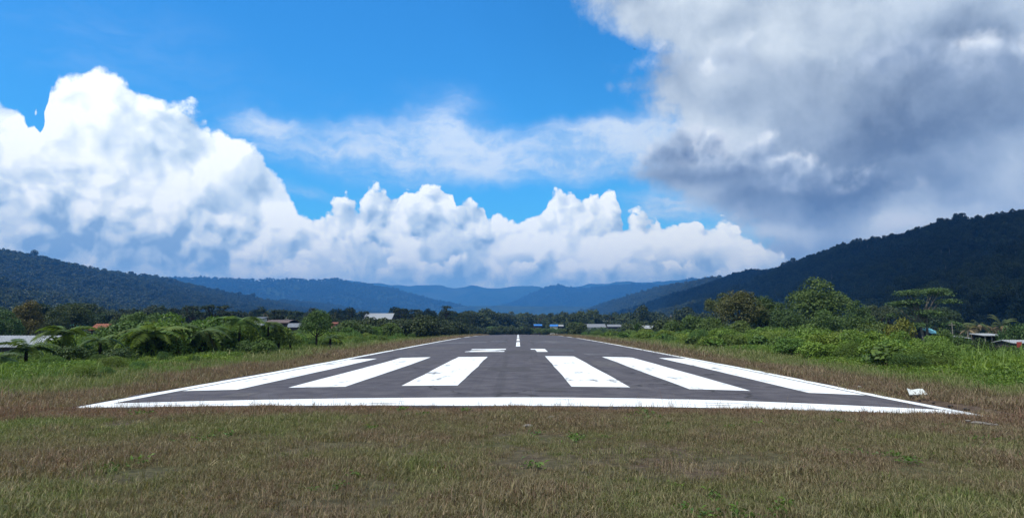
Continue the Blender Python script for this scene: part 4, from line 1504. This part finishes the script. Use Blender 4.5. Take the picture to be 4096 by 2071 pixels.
# scrub filling the banks between the hedges and the trees
n = 2600
d = 43 * (125 / 43) ** rng.uniform(0, 1, n)
sd = np.sign(rng.uniform(-1, 1, n))
x = sd * (20.5 + rng.uniform(0, 1, n) ** 1.1 * (14 + d * 0.32))
sz = rng.uniform(0.35, 0.85, n) * np.where(x < 0, 1.3, 1.0)
keep = ~in_gap(x, d, ground_z(x, d) + sz * 2.6, sz * 1.6)
x, d, sz = x[keep], d[keep], sz[keep]
n = len(x)
C_scrub = lib_collection('bank_scrub', [crown_mesh('bank_scrub', np.random.default_rng(450 + i), lobes_for(np.random.default_rng(450 + i), 1.6, 1.6, 1.2, 1.1, 9, 0.42), 1300, 0.2, 0.11, M_weed, 0.55) for i in range(5)])
scatter('bank_scrub', np.stack([x, d, ground_z(x, d) - 0.15], 1), euler(n, 0.1), np.stack([sz, sz, sz * rng.uniform(0.7, 1.2, n)], 1), np.clip(0.3 + 0.6 * fbm(x * 0.1, d * 0.1, 3, 61) + rng.normal(0, 0.2, n), 0, 1), C_scrub, 5, 'tangled green scrub on the banks below the trees')

# --- mown grass
C_short = lib_collection('short_grass', [blades_mesh('short_grass', 26, 0.10, 0.062, 0.0055, 500 + i, M_grass, 0.5, 1) for i in range(6)])
C_mid = lib_collection('mid_grass', [blades_mesh('mid_grass', 22, 0.20, 0.15, 0.013, 520 + i, M_grass, 0.45, 2) for i in range(5)])
C_far_g = lib_collection('far_grass', [blades_mesh('far_grass', 24, 0.42, 0.20, 0.03, 540 + i, M_grass, 0.5, 2) for i in range(4)])
C_stalk = lib_collection('grass_stalk', [blades_mesh('grass_stalk', 5, 0.05, 0.30, 0.006, 560 + i, M_grass, 0.25, 1) for i in range(5)])
C_tall = lib_collection('tall_grass', [blades_mesh('tall_grass', 30, 0.22, 0.55, 0.022, 580 + i, M_weed, 0.5, 3) for i in range(5)])
C_weed = lib_collection('weed', [weed_mesh('weed', 60, 0.36, 0.42, 0.17, 600 + i, M_weed) for i in range(6)])


def grass_tint(x, y):
    ax = np.abs(x)
    n1 = fbm(x * 0.22, y * 0.22, 4, 81)
    n2 = fbm(x * 0.9, y * 0.9, 3, 82)
    side = sstep(ax + 1.8 * n1, 11.3, 13.7)
    fr = 1 - sstep(y + 0.9 * n1, 13.5, 14.8)
    ft = 0.36 + 0.95 * n1 + 0.5 * n2 + 0.55 * sstep(-x + 2.0 * n1, 6.8, 9.5) * sstep(y, 10.0, 12.0) + 0.25 * sstep(x, 5, 8) * sstep(n2, 0.0, 0.5)
    t = np.where(y < end_y(x) - 0.1, fr * ft + (1 - fr) * (-0.75 + 0.5 * n2 + side * 0.3), np.clip(-0.2 * (1 - side) + side * 0.95 + 0.2 * n2, -0.6, 1.1))
    return np.clip(t + rng.normal(0, 0.22, len(x)), -1.0, 1.2)


def outside(x, y, m=0.03):
    m = m + 0.45 * sstep(x, 8.5, 10.0) * (1 - sstep(y, 17, 21))
    return ~((np.abs(x) < 10.12 + m) & (y > end_y(np.clip(x, -10, 10)) + 0.09 - m * 0.5 + 0.07 * np.sin(x * 3.1) + 0.05 * np.sin(x * 7.7)))


def grass(name, coll, cnt, x, y, lo, hi, label, lean=0.15, keep=None, patchy=False):
    k = outside(x, y)
    if keep is not None:
        k &= keep
    x, y = x[k], y[k]
    p = np.stack([x, y, ground_z(x, y) - 0.005], 1)
    sz = sizes(len(x), lo, hi)
    if patchy:
        sz *= np.clip(1.0 + 0.75 * fbm(x * 0.8, y * 0.8, 3, 95) + 0.35 * fbm(x * 3.0, y * 3.0, 2, 96), 0.35, 1.9)[:, None]
    return scatter(name, p, euler(len(x), lean), sz, grass_tint(x, y), coll, cnt, label)


n = 78000
y = np.sqrt(rng.uniform(5.4 ** 2, 17.5 ** 2, n))
x = rng.uniform(-1, 1, n) * (y * 0.76 + 0.6)
grass('foreground_grass', C_short, 6, x, y, 0.75, 1.35, 'dry mown grass in front of the runway threshold', patchy=True, keep=((np.abs(x) < 10.2) | (y < 16.2)) & (fbm(x * 0.7, y * 0.7, 4, 97) + rng.normal(0, 0.16, n) > -0.30))
n = 66000
y = 14.0 * (46 / 14.0) ** rng.uniform(0, 1, n)
x = np.sign(rng.uniform(-1, 1, n)) * (10.1 + rng.uniform(0, 1, n) ** 0.9 * 15)
grass('verge_grass', C_mid, 5, x, y, 0.6, 1.15, 'brown and green grass on the runway verges', patchy=True, keep=np.abs(x) < y * 0.8 + 1)
n = 42000
y = 42 * (260 / 42) ** rng.uniform(0, 1, n)
x = np.sign(rng.uniform(-1, 1, n)) * (10.2 + rng.uniform(0, 1, n) * 9)
grass('far_verge_grass', C_far_g, 4, x, y, 0.7, 1.2, 'brown and green grass on the far verges')
n = 2200
y = np.sqrt(rng.uniform(5.6 ** 2, 15.3 ** 2, n))
x = rng.uniform(-1, 1, n) * (y * 0.76)
grass('grass_tufts', C_mid, 5, x, y, 0.35, 0.75, 'taller tufts standing out of the mown grass', 0.25, keep=(fbm(x * 0.5, y * 0.5, 3, 101) > 0.05))
n = 1500
y = np.where(rng.uniform(size=n) < 0.4, rng.uniform(14.8, 16.0, n), rng.uniform(6.5, 16, n))
x = rng.uniform(-1, 1, n) * (y * 0.74)
grass('grass_stalks', C_stalk, 5, x, y, 0.45, 1.0, 'thin dry grass stalks sticking up along the threshold line', 0.2, keep=(y < 16.2))
C_sprig = lib_collection('sprig', [weed_mesh('sprig', 26, 0.09, 0.06, 0.05, 640 + i, M_weed, 1.0) for i in range(4)])
n = 900
y = np.sqrt(rng.uniform(6.0 ** 2, 15.2 ** 2, n))
x = rng.uniform(-1, 1, n) * y * 0.75
k = fbm(x * 0.9, y * 0.9, 3, 98) > 0.3
x, y = x[k], y[k]
scatter('sprigs', np.stack([x, y, ground_z(x, y)], 1), euler(len(x), 0.1), sizes(len(x), 0.6, 1.6), rng.uniform(-0.2, 0.4, len(x)), C_sprig, 4, 'small leafy weeds growing in the mown grass')
# --- tall grass and weeds between the verge and the hedges
n = 25000
y = 19 * (140 / 19) ** rng.uniform(0, 1, n)
sd = np.sign(rng.uniform(-1, 1, n))
x = sd * (13.6 + rng.uniform(0, 1, n) ** 0.8 * 15.5)
e = np.abs(x) + 1.5 * fbm(x * 0.15, y * 0.15, 3, 91)
k = (e > 14.2) & (np.abs(x) < y * 0.8 + 2)
x, y, e = x[k], y[k], e[k]
p = np.stack([x, y, ground_z(x, y) - 0.02], 1)
hs_ = np.interp(e, [14.2, 16, 17, 20, 26], [0.2, 0.42, 0.65, 1.0, 1.25]) * np.where((x < 0) & (y < 62), np.interp(e, [17, 22], [0.95, 0.7]), 1.0)
tint = np.clip(0.5 + 0.75 * fbm(x * 0.2, y * 0.2, 3, 92) + rng.normal(0, 0.25, len(x)), 0, 1.2)
hs_ = hs_ * (1 + 0.5 * fbm(x * 0.35, y * 0.35, 3, 94))
lf = (fbm(x * 0.12, y * 0.12, 3, 93) + np.where(x > 0, 0.42, -0.02) * sstep(y, 17, 26) + rng.normal(0, 0.25, len(x))) > 0.05
for nm, coll, cnt, sel, lab in (('tall_grass', C_tall, 5, ~lf, 'tall fresh green grass between verge and hedge'), ('weeds', C_weed, 6, lf, 'leafy green weeds between verge and hedge')):
    m = int(sel.sum())
    sc = np.stack([hs_[sel] * rng.uniform(0.8, 1.2, m)] * 3, 1)
    sc[:, :2] = np.maximum(sc[:, :2], 0.55)
    scatter(nm, p[sel], euler(m, 0.15), sc, tint[sel], coll, cnt, lab)

# tufts creeping over the edges of the asphalt
n = 2600
y = 15.6 * (90 / 15.6) ** rng.uniform(0, 1, n)
x = np.sign(rng.uniform(-1, 1, n)) * (10.12 + rng.normal(0, 0.07, n))
k = fbm(y * 0.5, x, 3, 99) > -0.05
x, y = x[k], y[k]
z = np.maximum(road_z(np.clip(x, -10.1, 10.1), y), ground_z(x, y)) - 0.02
scatter('edge_tufts', np.stack([x, y, z], 1), euler(len(x), 0.25), sizes(len(x), 0.4, 0.9), rng.uniform(-0.6, 0.5, len(x)), C_mid, 5, 'grass tufts creeping over the runway edges')
# pale bare trunks on the right hill
C_trunk = lib_collection('bare_trunk', [mesh_from('bare_trunk', *tube([(0, 0, 0), (0.2 * i, 0, 5), (0.3, 0.2 * i, 9.5)], [0.3, 0.24, 0.14], 5), M_bark_pale, True) for i in range(3)])
p = on_hill(SV_right, 130, 0.05, 0.7, 0.2, 0.55)
scatter('bare_trunks', p, euler(130, 0.05), sizes(130, 0.5, 1.0), np.zeros(130), C_trunk, 3, 'pale bare trunks standing in the dark forest of the right hill')
# ------------------------------------------------------------------ buildings
M_roof_white = simple_mat('roof_white', (0.28, 0.295, 0.31), 0.55, 0.3, 0.28, 2.0, streak=True)
M_roof_grey = simple_mat('roof_grey', (0.20, 0.21, 0.225), 0.5, 0.4, 0.25, 1.5, 0.2, True)
M_roof_blue = simple_mat('roof_blue', (0.03, 0.16, 0.48), 0.5, 0.4, 0.2, 2.0)
M_roof_cyan = simple_mat('roof_light_blue', (0.20, 0.56, 0.68), 0.5, 0.4, 0.12, 2.0)
M_roof_rust = simple_mat('roof_rust', (0.22, 0.085, 0.055), 0.8, 0.2, 0.45, 2.0, streak=True)
M_roof_green = simple_mat('roof_green', (0.04, 0.20, 0.17), 0.6, 0.3, 0.2, 2.0)
M_roof_brown = simple_mat('roof_brown', (0.13, 0.095, 0.085), 0.7, 0.3, 0.3, 2.0)
M_wall_white = simple_mat('wall_white', (0.56, 0.56, 0.54), 0.8, 0.2, 0.15, 1.0)
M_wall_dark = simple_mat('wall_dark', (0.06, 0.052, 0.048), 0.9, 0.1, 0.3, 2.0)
M_wall_wood = simple_mat('wall_wood', (0.085, 0.055, 0.042), 0.9, 0.1, 0.4, 3.0, streak=True)
M_wall_pink = simple_mat('wall_pink', (0.48, 0.22, 0.18), 0.8, 0.2, 0.2, 1.5)
M_red = simple_mat('red_cloth', (0.35, 0.06, 0.05), 0.8, 0.2, 0.2, 3.0)
M_post = simple_mat('pole_grey', (0.25, 0.23, 0.21), 0.9, 0.1, 0.2, 3.0)
q = NT('window_glass')
M_glass = q.surf(q.bsdf((0.02, 0.025, 0.03), 0.15, 0.5))


def box_verts(x0, x1, y0, y1, z0, z1):
    v = [(x, y, z) for z in (z0, z1) for y in (y0, y1) for x in (x0, x1)]
    f = [(0, 2, 3, 1), (4, 5, 7, 6), (0, 1, 5, 4), (2, 6, 7, 3), (0, 4, 6, 2), (1, 3, 7, 5)]
    return np.array(v, float), f


def boxes(name, lst, mat, parent):
    vs_, fs, o = [], [], 0
    for b in lst:
        v, f = box_verts(*b)
        vs_ += v.tolist(); fs += [tuple(i + o for i in t) for t in f]; o += 8
    return link(name, mesh_from(name, vs_, fs, mat), parent)


def roof_slab(name, prof2d, x0, x1, mat, parent, t=0.07, ribs=0):
    """prof2d: (y, z) outline of the roof's upper side, drawn out along x, with thickness and corrugation ribs"""
    pr_ = np.array(prof2d, float)
    n = len(pr_)
    vs_, fs = [], []
    for x in (x0, x1):
        for y, z in pr_:
            vs_.append((x, y, z))
        for y, z in pr_:
            vs_.append((x, y, z - t))
    for i in range(n - 1):
        a, b = i, i + 1
        fs.append((a, b, b + 2 * n, a + 2 * n))
        fs.append((a + n, a + 3 * n, b + 3 * n, b + n))
        fs.append((a, a + n, b + n, b))
        fs.append((a + 2 * n, b + 2 * n, b + 3 * n, a + 3 * n))
    fs.append((0, 2 * n, 3 * n, n))
    fs.append((n - 1, 2 * n - 1, 4 * n - 1, 3 * n - 1))
    o = 4 * n
    if ribs:
        for k in range(ribs):
            xc = x0 + (x1 - x0) * (k + 0.5) / ribs
            w = 0.05
            for i in range(n - 1):
                (ya, za), (yb, zb) = pr_[i], pr_[i + 1]
                vs_ += [(xc - w, ya, za + 0.002), (xc, ya, za + 0.035), (xc + w, ya, za + 0.002), (xc - w, yb, zb + 0.002), (xc, yb, zb + 0.035), (xc + w, yb, zb + 0.002)]
                fs += [(o, o + 1, o + 4, o + 3), (o + 1, o + 2, o + 5, o + 4)]
                o += 6
    return link(name, mesh_from(name, vs_, fs, mat), parent)


def house(px0, px1, ridge_y, eave_y, dist, label, roof, wall, rotz=0.0, shape='gable', depth=None, windows=2, door=True, cat='house', name='house', ribs=10, storey=2.4):
    """a house whose roof shows between the given heights of the photograph"""
    a, b = at(px0, ridge_y, dist), at(px1, ridge_y, dist)
    e = at((px0 + px1) / 2, eave_y, dist)
    w = (b.x - a.x)
    rz = a.z
    ez = min(e.z, rz - 0.3)
    cx = (a.x + b.x) / 2
    zg = min(gz(cx, dist), ez - storey) - 0.1
    dp = depth or max(3.0, min(9.0, w * 0.7))
    root = bpy.data.objects.new(name, None)
    COL.objects.link(root)
    root.location = (cx, dist + dp / 2, zg)
    root.rotation_euler = (0, 0, rotz)
    tag(root, label, cat)
    hw, hd = w / 2, dp / 2
    E, Rr = ez - zg, rz - zg
    ov = 0.35
    if shape == 'gable':
        p2 = [(-hd - ov, E), (0, Rr), (hd + ov, E)]
    elif shape == 'shed':
        p2 = [(-hd - ov, E), (hd + ov, Rr)]
    elif shape == 'curve':
        p2 = [(-hd - ov + (2 * hd + 2 * ov) * i / 8, E + (Rr - E) * math.sin(math.pi * i / 8)) for i in range(9)]
    roof_slab('roof', p2, -hw - ov * 0.6, hw + ov * 0.6, roof, root, ribs=ribs)
    top = E - 0.06
    # walls with pointed gable ends
    vs_, fs = box_verts(-hw, hw, -hd, hd, -0.6, top)
    vs_ = vs_.tolist()
    if shape == 'gable':
        n0 = len(vs_)
        gh = (Rr - E) * hd / (hd + ov) + E - 0.10
        for x in (-hw, hw):
            vs_ += [(x, -hd, top), (x, hd, top), (x, 0, gh)]
        fs = list(fs) + [(n0, n0 + 2, n0 + 1), (n0 + 3, n0 + 4, n0 + 5)]
    link('wall', mesh_from('wall', vs_, fs, wall), root)
    for i in range(windows):
        wx = -hw + w * (i + 1) / (windows + 1 + (1 if door else 0))
        wd = boxes('window', [(wx - 0.5, wx + 0.5, -hd - 0.05, -hd + 0.02, top * 0.45, top * 0.8)], M_wall_white, root)
        boxes('pane', [(wx - 0.42, wx + 0.42, -hd - 0.07, -hd - 0.03, top * 0.45 + 0.08, top * 0.8 - 0.08)], M_glass, wd)
    if door:
        wx = -hw + w * (windows + 1) / (windows + 2)
        boxes('door', [(wx - 0.42, wx + 0.42, -hd - 0.045, -hd + 0.02, 0.1, min(2.0, top * 0.85))], M_wall_wood, root)
    return root


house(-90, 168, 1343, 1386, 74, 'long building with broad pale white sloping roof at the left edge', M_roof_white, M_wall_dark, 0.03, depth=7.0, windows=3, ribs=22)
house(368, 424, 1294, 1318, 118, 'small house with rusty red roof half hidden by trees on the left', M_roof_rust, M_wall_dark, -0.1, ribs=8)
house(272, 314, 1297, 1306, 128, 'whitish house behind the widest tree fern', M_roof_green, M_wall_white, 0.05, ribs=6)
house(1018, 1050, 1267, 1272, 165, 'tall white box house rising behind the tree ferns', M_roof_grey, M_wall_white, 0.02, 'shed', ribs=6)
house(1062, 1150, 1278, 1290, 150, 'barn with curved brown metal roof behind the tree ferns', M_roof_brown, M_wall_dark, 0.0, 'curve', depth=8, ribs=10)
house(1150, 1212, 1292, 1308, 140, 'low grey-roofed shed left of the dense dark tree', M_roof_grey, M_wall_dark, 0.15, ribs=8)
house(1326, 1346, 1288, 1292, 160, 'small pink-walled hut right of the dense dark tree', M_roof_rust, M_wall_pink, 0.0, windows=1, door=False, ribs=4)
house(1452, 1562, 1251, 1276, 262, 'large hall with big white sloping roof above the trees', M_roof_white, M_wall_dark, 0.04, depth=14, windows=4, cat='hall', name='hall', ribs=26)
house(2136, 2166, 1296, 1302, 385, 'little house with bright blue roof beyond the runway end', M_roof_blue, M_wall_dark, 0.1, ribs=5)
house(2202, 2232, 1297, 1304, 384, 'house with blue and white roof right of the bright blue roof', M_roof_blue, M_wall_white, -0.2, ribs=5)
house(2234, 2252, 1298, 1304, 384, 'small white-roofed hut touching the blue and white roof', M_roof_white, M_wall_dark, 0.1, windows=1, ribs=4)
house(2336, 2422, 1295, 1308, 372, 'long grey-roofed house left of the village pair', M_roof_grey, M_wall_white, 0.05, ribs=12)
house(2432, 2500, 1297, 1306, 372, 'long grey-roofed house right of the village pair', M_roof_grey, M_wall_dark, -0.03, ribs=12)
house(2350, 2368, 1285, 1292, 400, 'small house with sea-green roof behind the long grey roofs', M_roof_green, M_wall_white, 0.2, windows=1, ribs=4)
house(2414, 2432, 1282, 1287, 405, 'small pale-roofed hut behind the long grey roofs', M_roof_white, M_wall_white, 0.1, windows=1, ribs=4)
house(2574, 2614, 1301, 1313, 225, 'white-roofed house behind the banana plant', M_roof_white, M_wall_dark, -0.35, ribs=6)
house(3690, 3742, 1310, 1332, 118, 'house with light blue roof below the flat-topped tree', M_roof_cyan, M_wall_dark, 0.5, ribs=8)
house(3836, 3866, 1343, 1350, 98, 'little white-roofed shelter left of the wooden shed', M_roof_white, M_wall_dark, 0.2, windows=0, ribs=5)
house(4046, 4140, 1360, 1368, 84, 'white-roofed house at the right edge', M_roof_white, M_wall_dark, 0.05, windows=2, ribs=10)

# open wooden shed on the right
p = at(3972, 1334, 94)
zg = gz(p.x, p.y) - 0.1
shed = bpy.data.objects.new('wooden_shed', None)
COL.objects.link(shed)
shed.location = (p.x, 95.2, zg)
tag(shed, 'open wooden shed with flat white roof below the two palms', 'shed')
Ht = p.z - zg
roof_slab('roof', [(-1.6, Ht - 0.22), (1.6, Ht)], -1.35, 1.35, M_roof_white, shed, ribs=9)
for x in (-1.15, -0.3, 0.55, 1.15):
    boxes('post', [(x - 0.05, x + 0.05, -1.4, -1.3, -0.4, Ht - 0.26)], M_post, shed)
boxes('back_wall', [(-1.2, 1.2, 1.2, 1.28, -0.4, Ht - 0.12)], M_wall_dark, shed)
for i in range(8):
    boxes('side_plank', [(1.17, 1.21, -1.25 + i * 0.31, -0.97 + i * 0.31, -0.3, Ht - 0.3)], M_wall_wood, shed)
for i in range(6):
    boxes('front_plank', [(-1.2, 1.2, -1.44, -1.41, -0.2 + i * 0.26, 0.02 + i * 0.26)], M_wall_wood, shed)

# red cloth hanging at the house by the right edge
p = at(4066, 1377, 82.5)
c = boxes('washing', [(p.x - 0.28, p.x + 0.28, 82.0, 82.05, p.z - 0.3, p.z + 0.3)], M_red, None)
v = np.array([w.co[:] for w in c.data.vertices])
tag(c, 'red cloth hanging in front of the white-roofed house at the right edge', 'cloth')


def pole(px, y_top, dist, label, r=0.06, arm=0.0):
    p = at(px, y_top, dist)
    zg = gz(p.x, p.y) - 0.3
    root = bpy.data.objects.new('pole', None)
    COL.objects.link(root)
    root.location = (p.x, p.y, zg)
    tag(root, label, 'pole')
    h = p.z - zg
    v, f = tube([(0, 0, 0), (0.02, 0, h * 0.5), (0.04, 0, h)], [r * 1.2, r, r * 0.8], 8)
    link('post', mesh_from('post', v, f, M_post, True), root)
    boxes('crossarm', [(-0.45, 0.5, -0.04, 0.04, h - 0.45, h - 0.35)], M_post, root)
    return root


pole(2683, 1258, 240, 'thin bare pole standing right of the dome-shaped tree', 0.13)
pole(3806, 1288, 110, 'thin pole left of the palms', 0.06)
pole(1146, 1268, 170, 'short pole above the barn with the curved roof', 0.07)

# ------------------------------------------------------------------ small things by the runway
# white panel lying tilted in the dry grass
p = at(3676, 1585, 19.3)
zg = gz(p.x, p.y)
q = NT('chipped_white_panel')
f1 = q.noise(q.obj(), 7.0, 5.0, 0.7)
f2 = q.noise(q.obj(), 30.0, 3.0, 0.6)
cc = q.mix(q.ramp(q.math('ADD', q.math('MULTIPLY', f1, 0.7), q.math('MULTIPLY', f2, 0.3)), 0.60, 0.70), (0.55, 0.58, 0.56), (0.10, 0.12, 0.11))
M_panel = q.surf(q.bsdf(cc, 0.6, 0.3))
nxp_, nyp_ = 9, 7
U, Vv = np.meshgrid(np.linspace(-1, 1, nxp_), np.linspace(0, 1, nyp_))
px_ = U * (0.235 - 0.03 * Vv) + 0.03 * Vv
zz = Vv * 0.11 + 0.02 * np.abs(U) ** 3 * Vv + 0.012 * np.sin(U * 4) * Vv
yy = Vv * 0.30 + 0.03 * U
top_ = np.stack([px_, yy, zz + 0.05], -1).reshape(-1, 3)
n0 = len(top_)
bot = top_ - [0, -0.012, 0.028]
F = grid_faces(nxp_, nyp_)
fs = F.tolist() + (F[:, ::-1] + n0).tolist()
ring = list(range(nxp_)) + [nxp_ * (j + 1) - 1 for j in range(1, nyp_)] + list(range(nxp_ * nyp_ - 2, nxp_ * (nyp_ - 1) - 1, -1)) + [nxp_ * j for j in range(nyp_ - 2, 0, -1)]
for i in range(len(ring)):
    a, b = ring[i], ring[(i + 1) % len(ring)]
    fs.append([a, a + n0, b + n0, b])
panel = bpy.data.objects.new('marker_panel', None)
COL.objects.link(panel)
panel.location = (p.x, p.y, zg + 0.03)
panel.rotation_euler = (0, 0, -0.12)
tag(panel, 'chipped white panel lying tilted in the dry grass beside the right runway corner', 'panel')
link('board', mesh_from('board', np.concatenate([top_, bot]), fs, M_panel), panel)
boxes('prop', [(-0.12, -0.06, 0.22, 0.30, -0.08, 0.08), (0.08, 0.14, 0.22, 0.30, -0.08, 0.08)], M_wall_wood, panel)


def lump(name, loc, r, seed, mat, flat=0.6):
    bm = bmesh.new()
    bmesh.ops.create_icosphere(bm, subdivisions=2, radius=r)
    g = np.random.default_rng(seed)
    ph = g.uniform(0, 6, 3)
    for v in bm.verts:
        d = v.co.normalized()
        k = 1 + 0.22 * math.sin(3.1 * d.x + ph[0]) * math.cos(2.7 * d.y + ph[1]) + 0.12 * math.sin(7 * d.z + 5 * d.x + ph[2])
        v.co = Vector((v.co.x * k * 1.25, v.co.y * k, v.co.z * k * flat))
    me = bpy.data.meshes.new(name)
    bm.to_mesh(me)
    bm.free()
    me.materials.append(mat)
    return link(name, me, None, loc, g.uniform(0, 6.28))


M_lump = simple_mat('loose_asphalt', (0.03, 0.028, 0.03), 0.9, 0.2, 0.4, 20.0)
M_stone = simple_mat('pale_stone', (0.17, 0.155, 0.14), 0.9, 0.1, 0.3, 12.0)
for i, (px, py, d, r) in enumerate(((3718, 1601, 17.6, 0.075), (3795, 1610, 17.0, 0.075), (3745, 1612, 16.9, 0.05), (3660, 1592, 18.3, 0.05), (3620, 1588, 18.9, 0.05), (3560, 1572, 20.3, 0.06), (3520, 1568, 20.8, 0.05), (3850, 1628, 16.2, 0.05))):
    x = max(at(px, py, d).x, 10.25)
    tag(lump('asphalt_lump', (x, d, gz(x, d) + 0.025), r * 0.6, 70 + i, M_lump), 'dark loose lump of asphalt along the right runway edge', 'lump', 'asphalt lumps along the right runway edge')
for i, (px, py, d, r) in enumerate(((3908, 1668, 14.1, 0.075), (3935, 1668, 14.05, 0.06), (3958, 1672, 13.95, 0.05), (3980, 1672, 13.9, 0.04), (3870, 1662, 14.4, 0.04))):
    x = at(px, py, d).x
    tag(lump('stone', (x, d, gz(x, d) + 0.05), r, 90 + i, M_stone, 0.5), 'pale stone in the grass below the right runway corner', 'stone', 'pale stones below the right runway corner')
x, y = at(3338, 1542, 22.3).x, 22.3
tag(lump('stone', (10.3, y, gz(10.3, y) + 0.06), 0.06, 97, M_stone, 0.6), 'single pale stone on the right runway edge beside the outermost bar', 'stone')
for i, (px, py, d, lab) in enumerate(((1130, 1655, 13.9, 'pinkish flat stone in the grass below the left part of the threshold line'), (2205, 1672, 13.3, 'pale pebble in the grass right of the runway centre'),
                                      (2110, 1700, 12.3, 'grey flat stone in the grass near the runway centre'))):
    x = at(px, py, d).x
    tag(lump('stone', (x, d, gz(x, d) + 0.04), 0.07, 110 + i, M_stone, 0.4), lab, 'stone')

# a bird far up in the blue
p = at(2538, 198, 130)
q = NT('bird_dark')
M_bird = q.surf(q.bsdf((0.02, 0.02, 0.022), 0.8, 0.2))
bird = bpy.data.objects.new('bird', None)
COL.objects.link(bird)
bird.location = p
bird.rotation_euler = (0.2, 0.15, 0.6)
tag(bird, 'tiny dark bird flying in the blue gap beside the grey cloud', 'bird')
v, f = tube([(0, -0.16, 0), (0, -0.09, 0.01), (0, 0.02, 0.015), (0, 0.1, 0.02), (0, 0.15, 0.03), (0, 0.18, 0.03)], [0.012, 0.03, 0.042, 0.03, 0.025, 0.004], 8)
link('body', mesh_from('body', v, f, M_bird, True), bird)
for s in (-1, 1):
    vs_ = [(0, 0.06, 0.03), (s * 0.17, 0.09, 0.09), (s * 0.36, 0.0, 0.07), (s * 0.17, -0.03, 0.08), (0, -0.06, 0.03)]
    vs2 = [(a, b, c_ - 0.008) for a, b, c_ in vs_]
    link('wing', mesh_from('wing', vs_ + vs2, [(0, 1, 2, 3, 4), (9, 8, 7, 6, 5), (0, 5, 6, 1), (1, 6, 7, 2), (2, 7, 8, 3), (3, 8, 9, 4)], M_bird), bird)
# ------------------------------------------------------------------ unseen clouds overhead, added to cast shade on hill and forest belt
M_cloud = NT('cloud_white')
M_cloud = M_cloud.surf(M_cloud.bsdf((0.85, 0.86, 0.88), 1.0, 0.0))


def shade_cloud(name, spots, z, label, seed):
    """a heap of cloud overhead, out of view, added for its shadow; spots: (x, y, radius) of its lumps"""
    g = np.random.default_rng(seed)
    bm = bmesh.new()
    for x, y, r in spots:
        for k in range(4):
            rr = r * g.uniform(0.5, 1.0)
            m = Matrix.Translation((x + g.uniform(-.5, .5) * r, y + g.uniform(-.5, .5) * r, z + g.uniform(0, 0.35) * r)) @ Matrix.Diagonal((rr, rr, rr * 0.45, 1))
            bmesh.ops.create_icosphere(bm, subdivisions=4, radius=1.0, matrix=m)
    for v in bm.verts:
        k = float(fbm(np.array([v.co.x / 140 + v.co.z / 90]), np.array([v.co.y / 140 + v.co.z / 70]), 3, seed)[0])
        v.co += Vector((k * 30, k * 22, k * 26))
    me = bpy.data.meshes.new(name)
    bm.to_mesh(me)
    bm.free()
    me.materials.append(M_cloud)
    me.polygons.foreach_set('use_smooth', np.ones(len(me.polygons), bool))
    o = link(name, me)
    tag(o, label, 'cloud')
    return o


def shade_spot(x, y, zt, zc):
    k = (zc - zt) / sun_dir.z
    return x + sun_dir.x * k, y + sun_dir.y * k


ZC = 1900.0
sp = []
for x, y, r in ((360, 520, 170), (420, 760, 190), (380, 1000, 190), (430, 1250, 200), (400, 1500, 210), (420, 1750, 190), (330, 330, 150), (260, 420, 120), (240, 250, 110), (420, 200, 170), (300, 640, 110), (560, 620, 200), (560, 1000, 220), (560, 1400, 220)):
    a, b = shade_spot(x, y, 60, ZC)
    sp.append((a, b, r))
shade_cloud('cloud', sp, ZC, 'unseen cloud overhead, added to shade the right hill', 5)
sp = []
for x, y, r in ((-130, 290, 60), (-210, 300, 60), (-290, 300, 50)):
    a, b = shade_spot(x, y, 5, ZC)
    sp.append((a, b, r))
shade_cloud('cloud', sp, ZC, 'small unseen cloud overhead, added to shade the left forest belt', 6)

# ------------------------------------------------------------------ haze
hv, hf = box_verts(-9300, 9300, -950, 11800, -60, 760)
me = mesh_from('haze', hv, hf)
haze = link('haze', me)
haze['kind'] = 'stuff'
haze['label'] = 'blue haze in the valley air'
mh = bpy.data.materials.new('haze')
mh.use_nodes = True
nt = mh.node_tree
nt.nodes.clear()
ho = nt.nodes.new('ShaderNodeOutputMaterial')
pv = nt.nodes.new('ShaderNodeVolumePrincipled')
pv.inputs['Color'].default_value = (0.08, 0.36, 1.0, 1)
pv.inputs['Absorption Color'].default_value = (0.1, 0.1, 0.1, 1)
pv.inputs['Density'].default_value = 1.75e-4
pv.inputs['Anisotropy'].default_value = 0.0
nt.links.new(pv.outputs[0], ho.inputs['Volume'])
me.materials.append(mh)
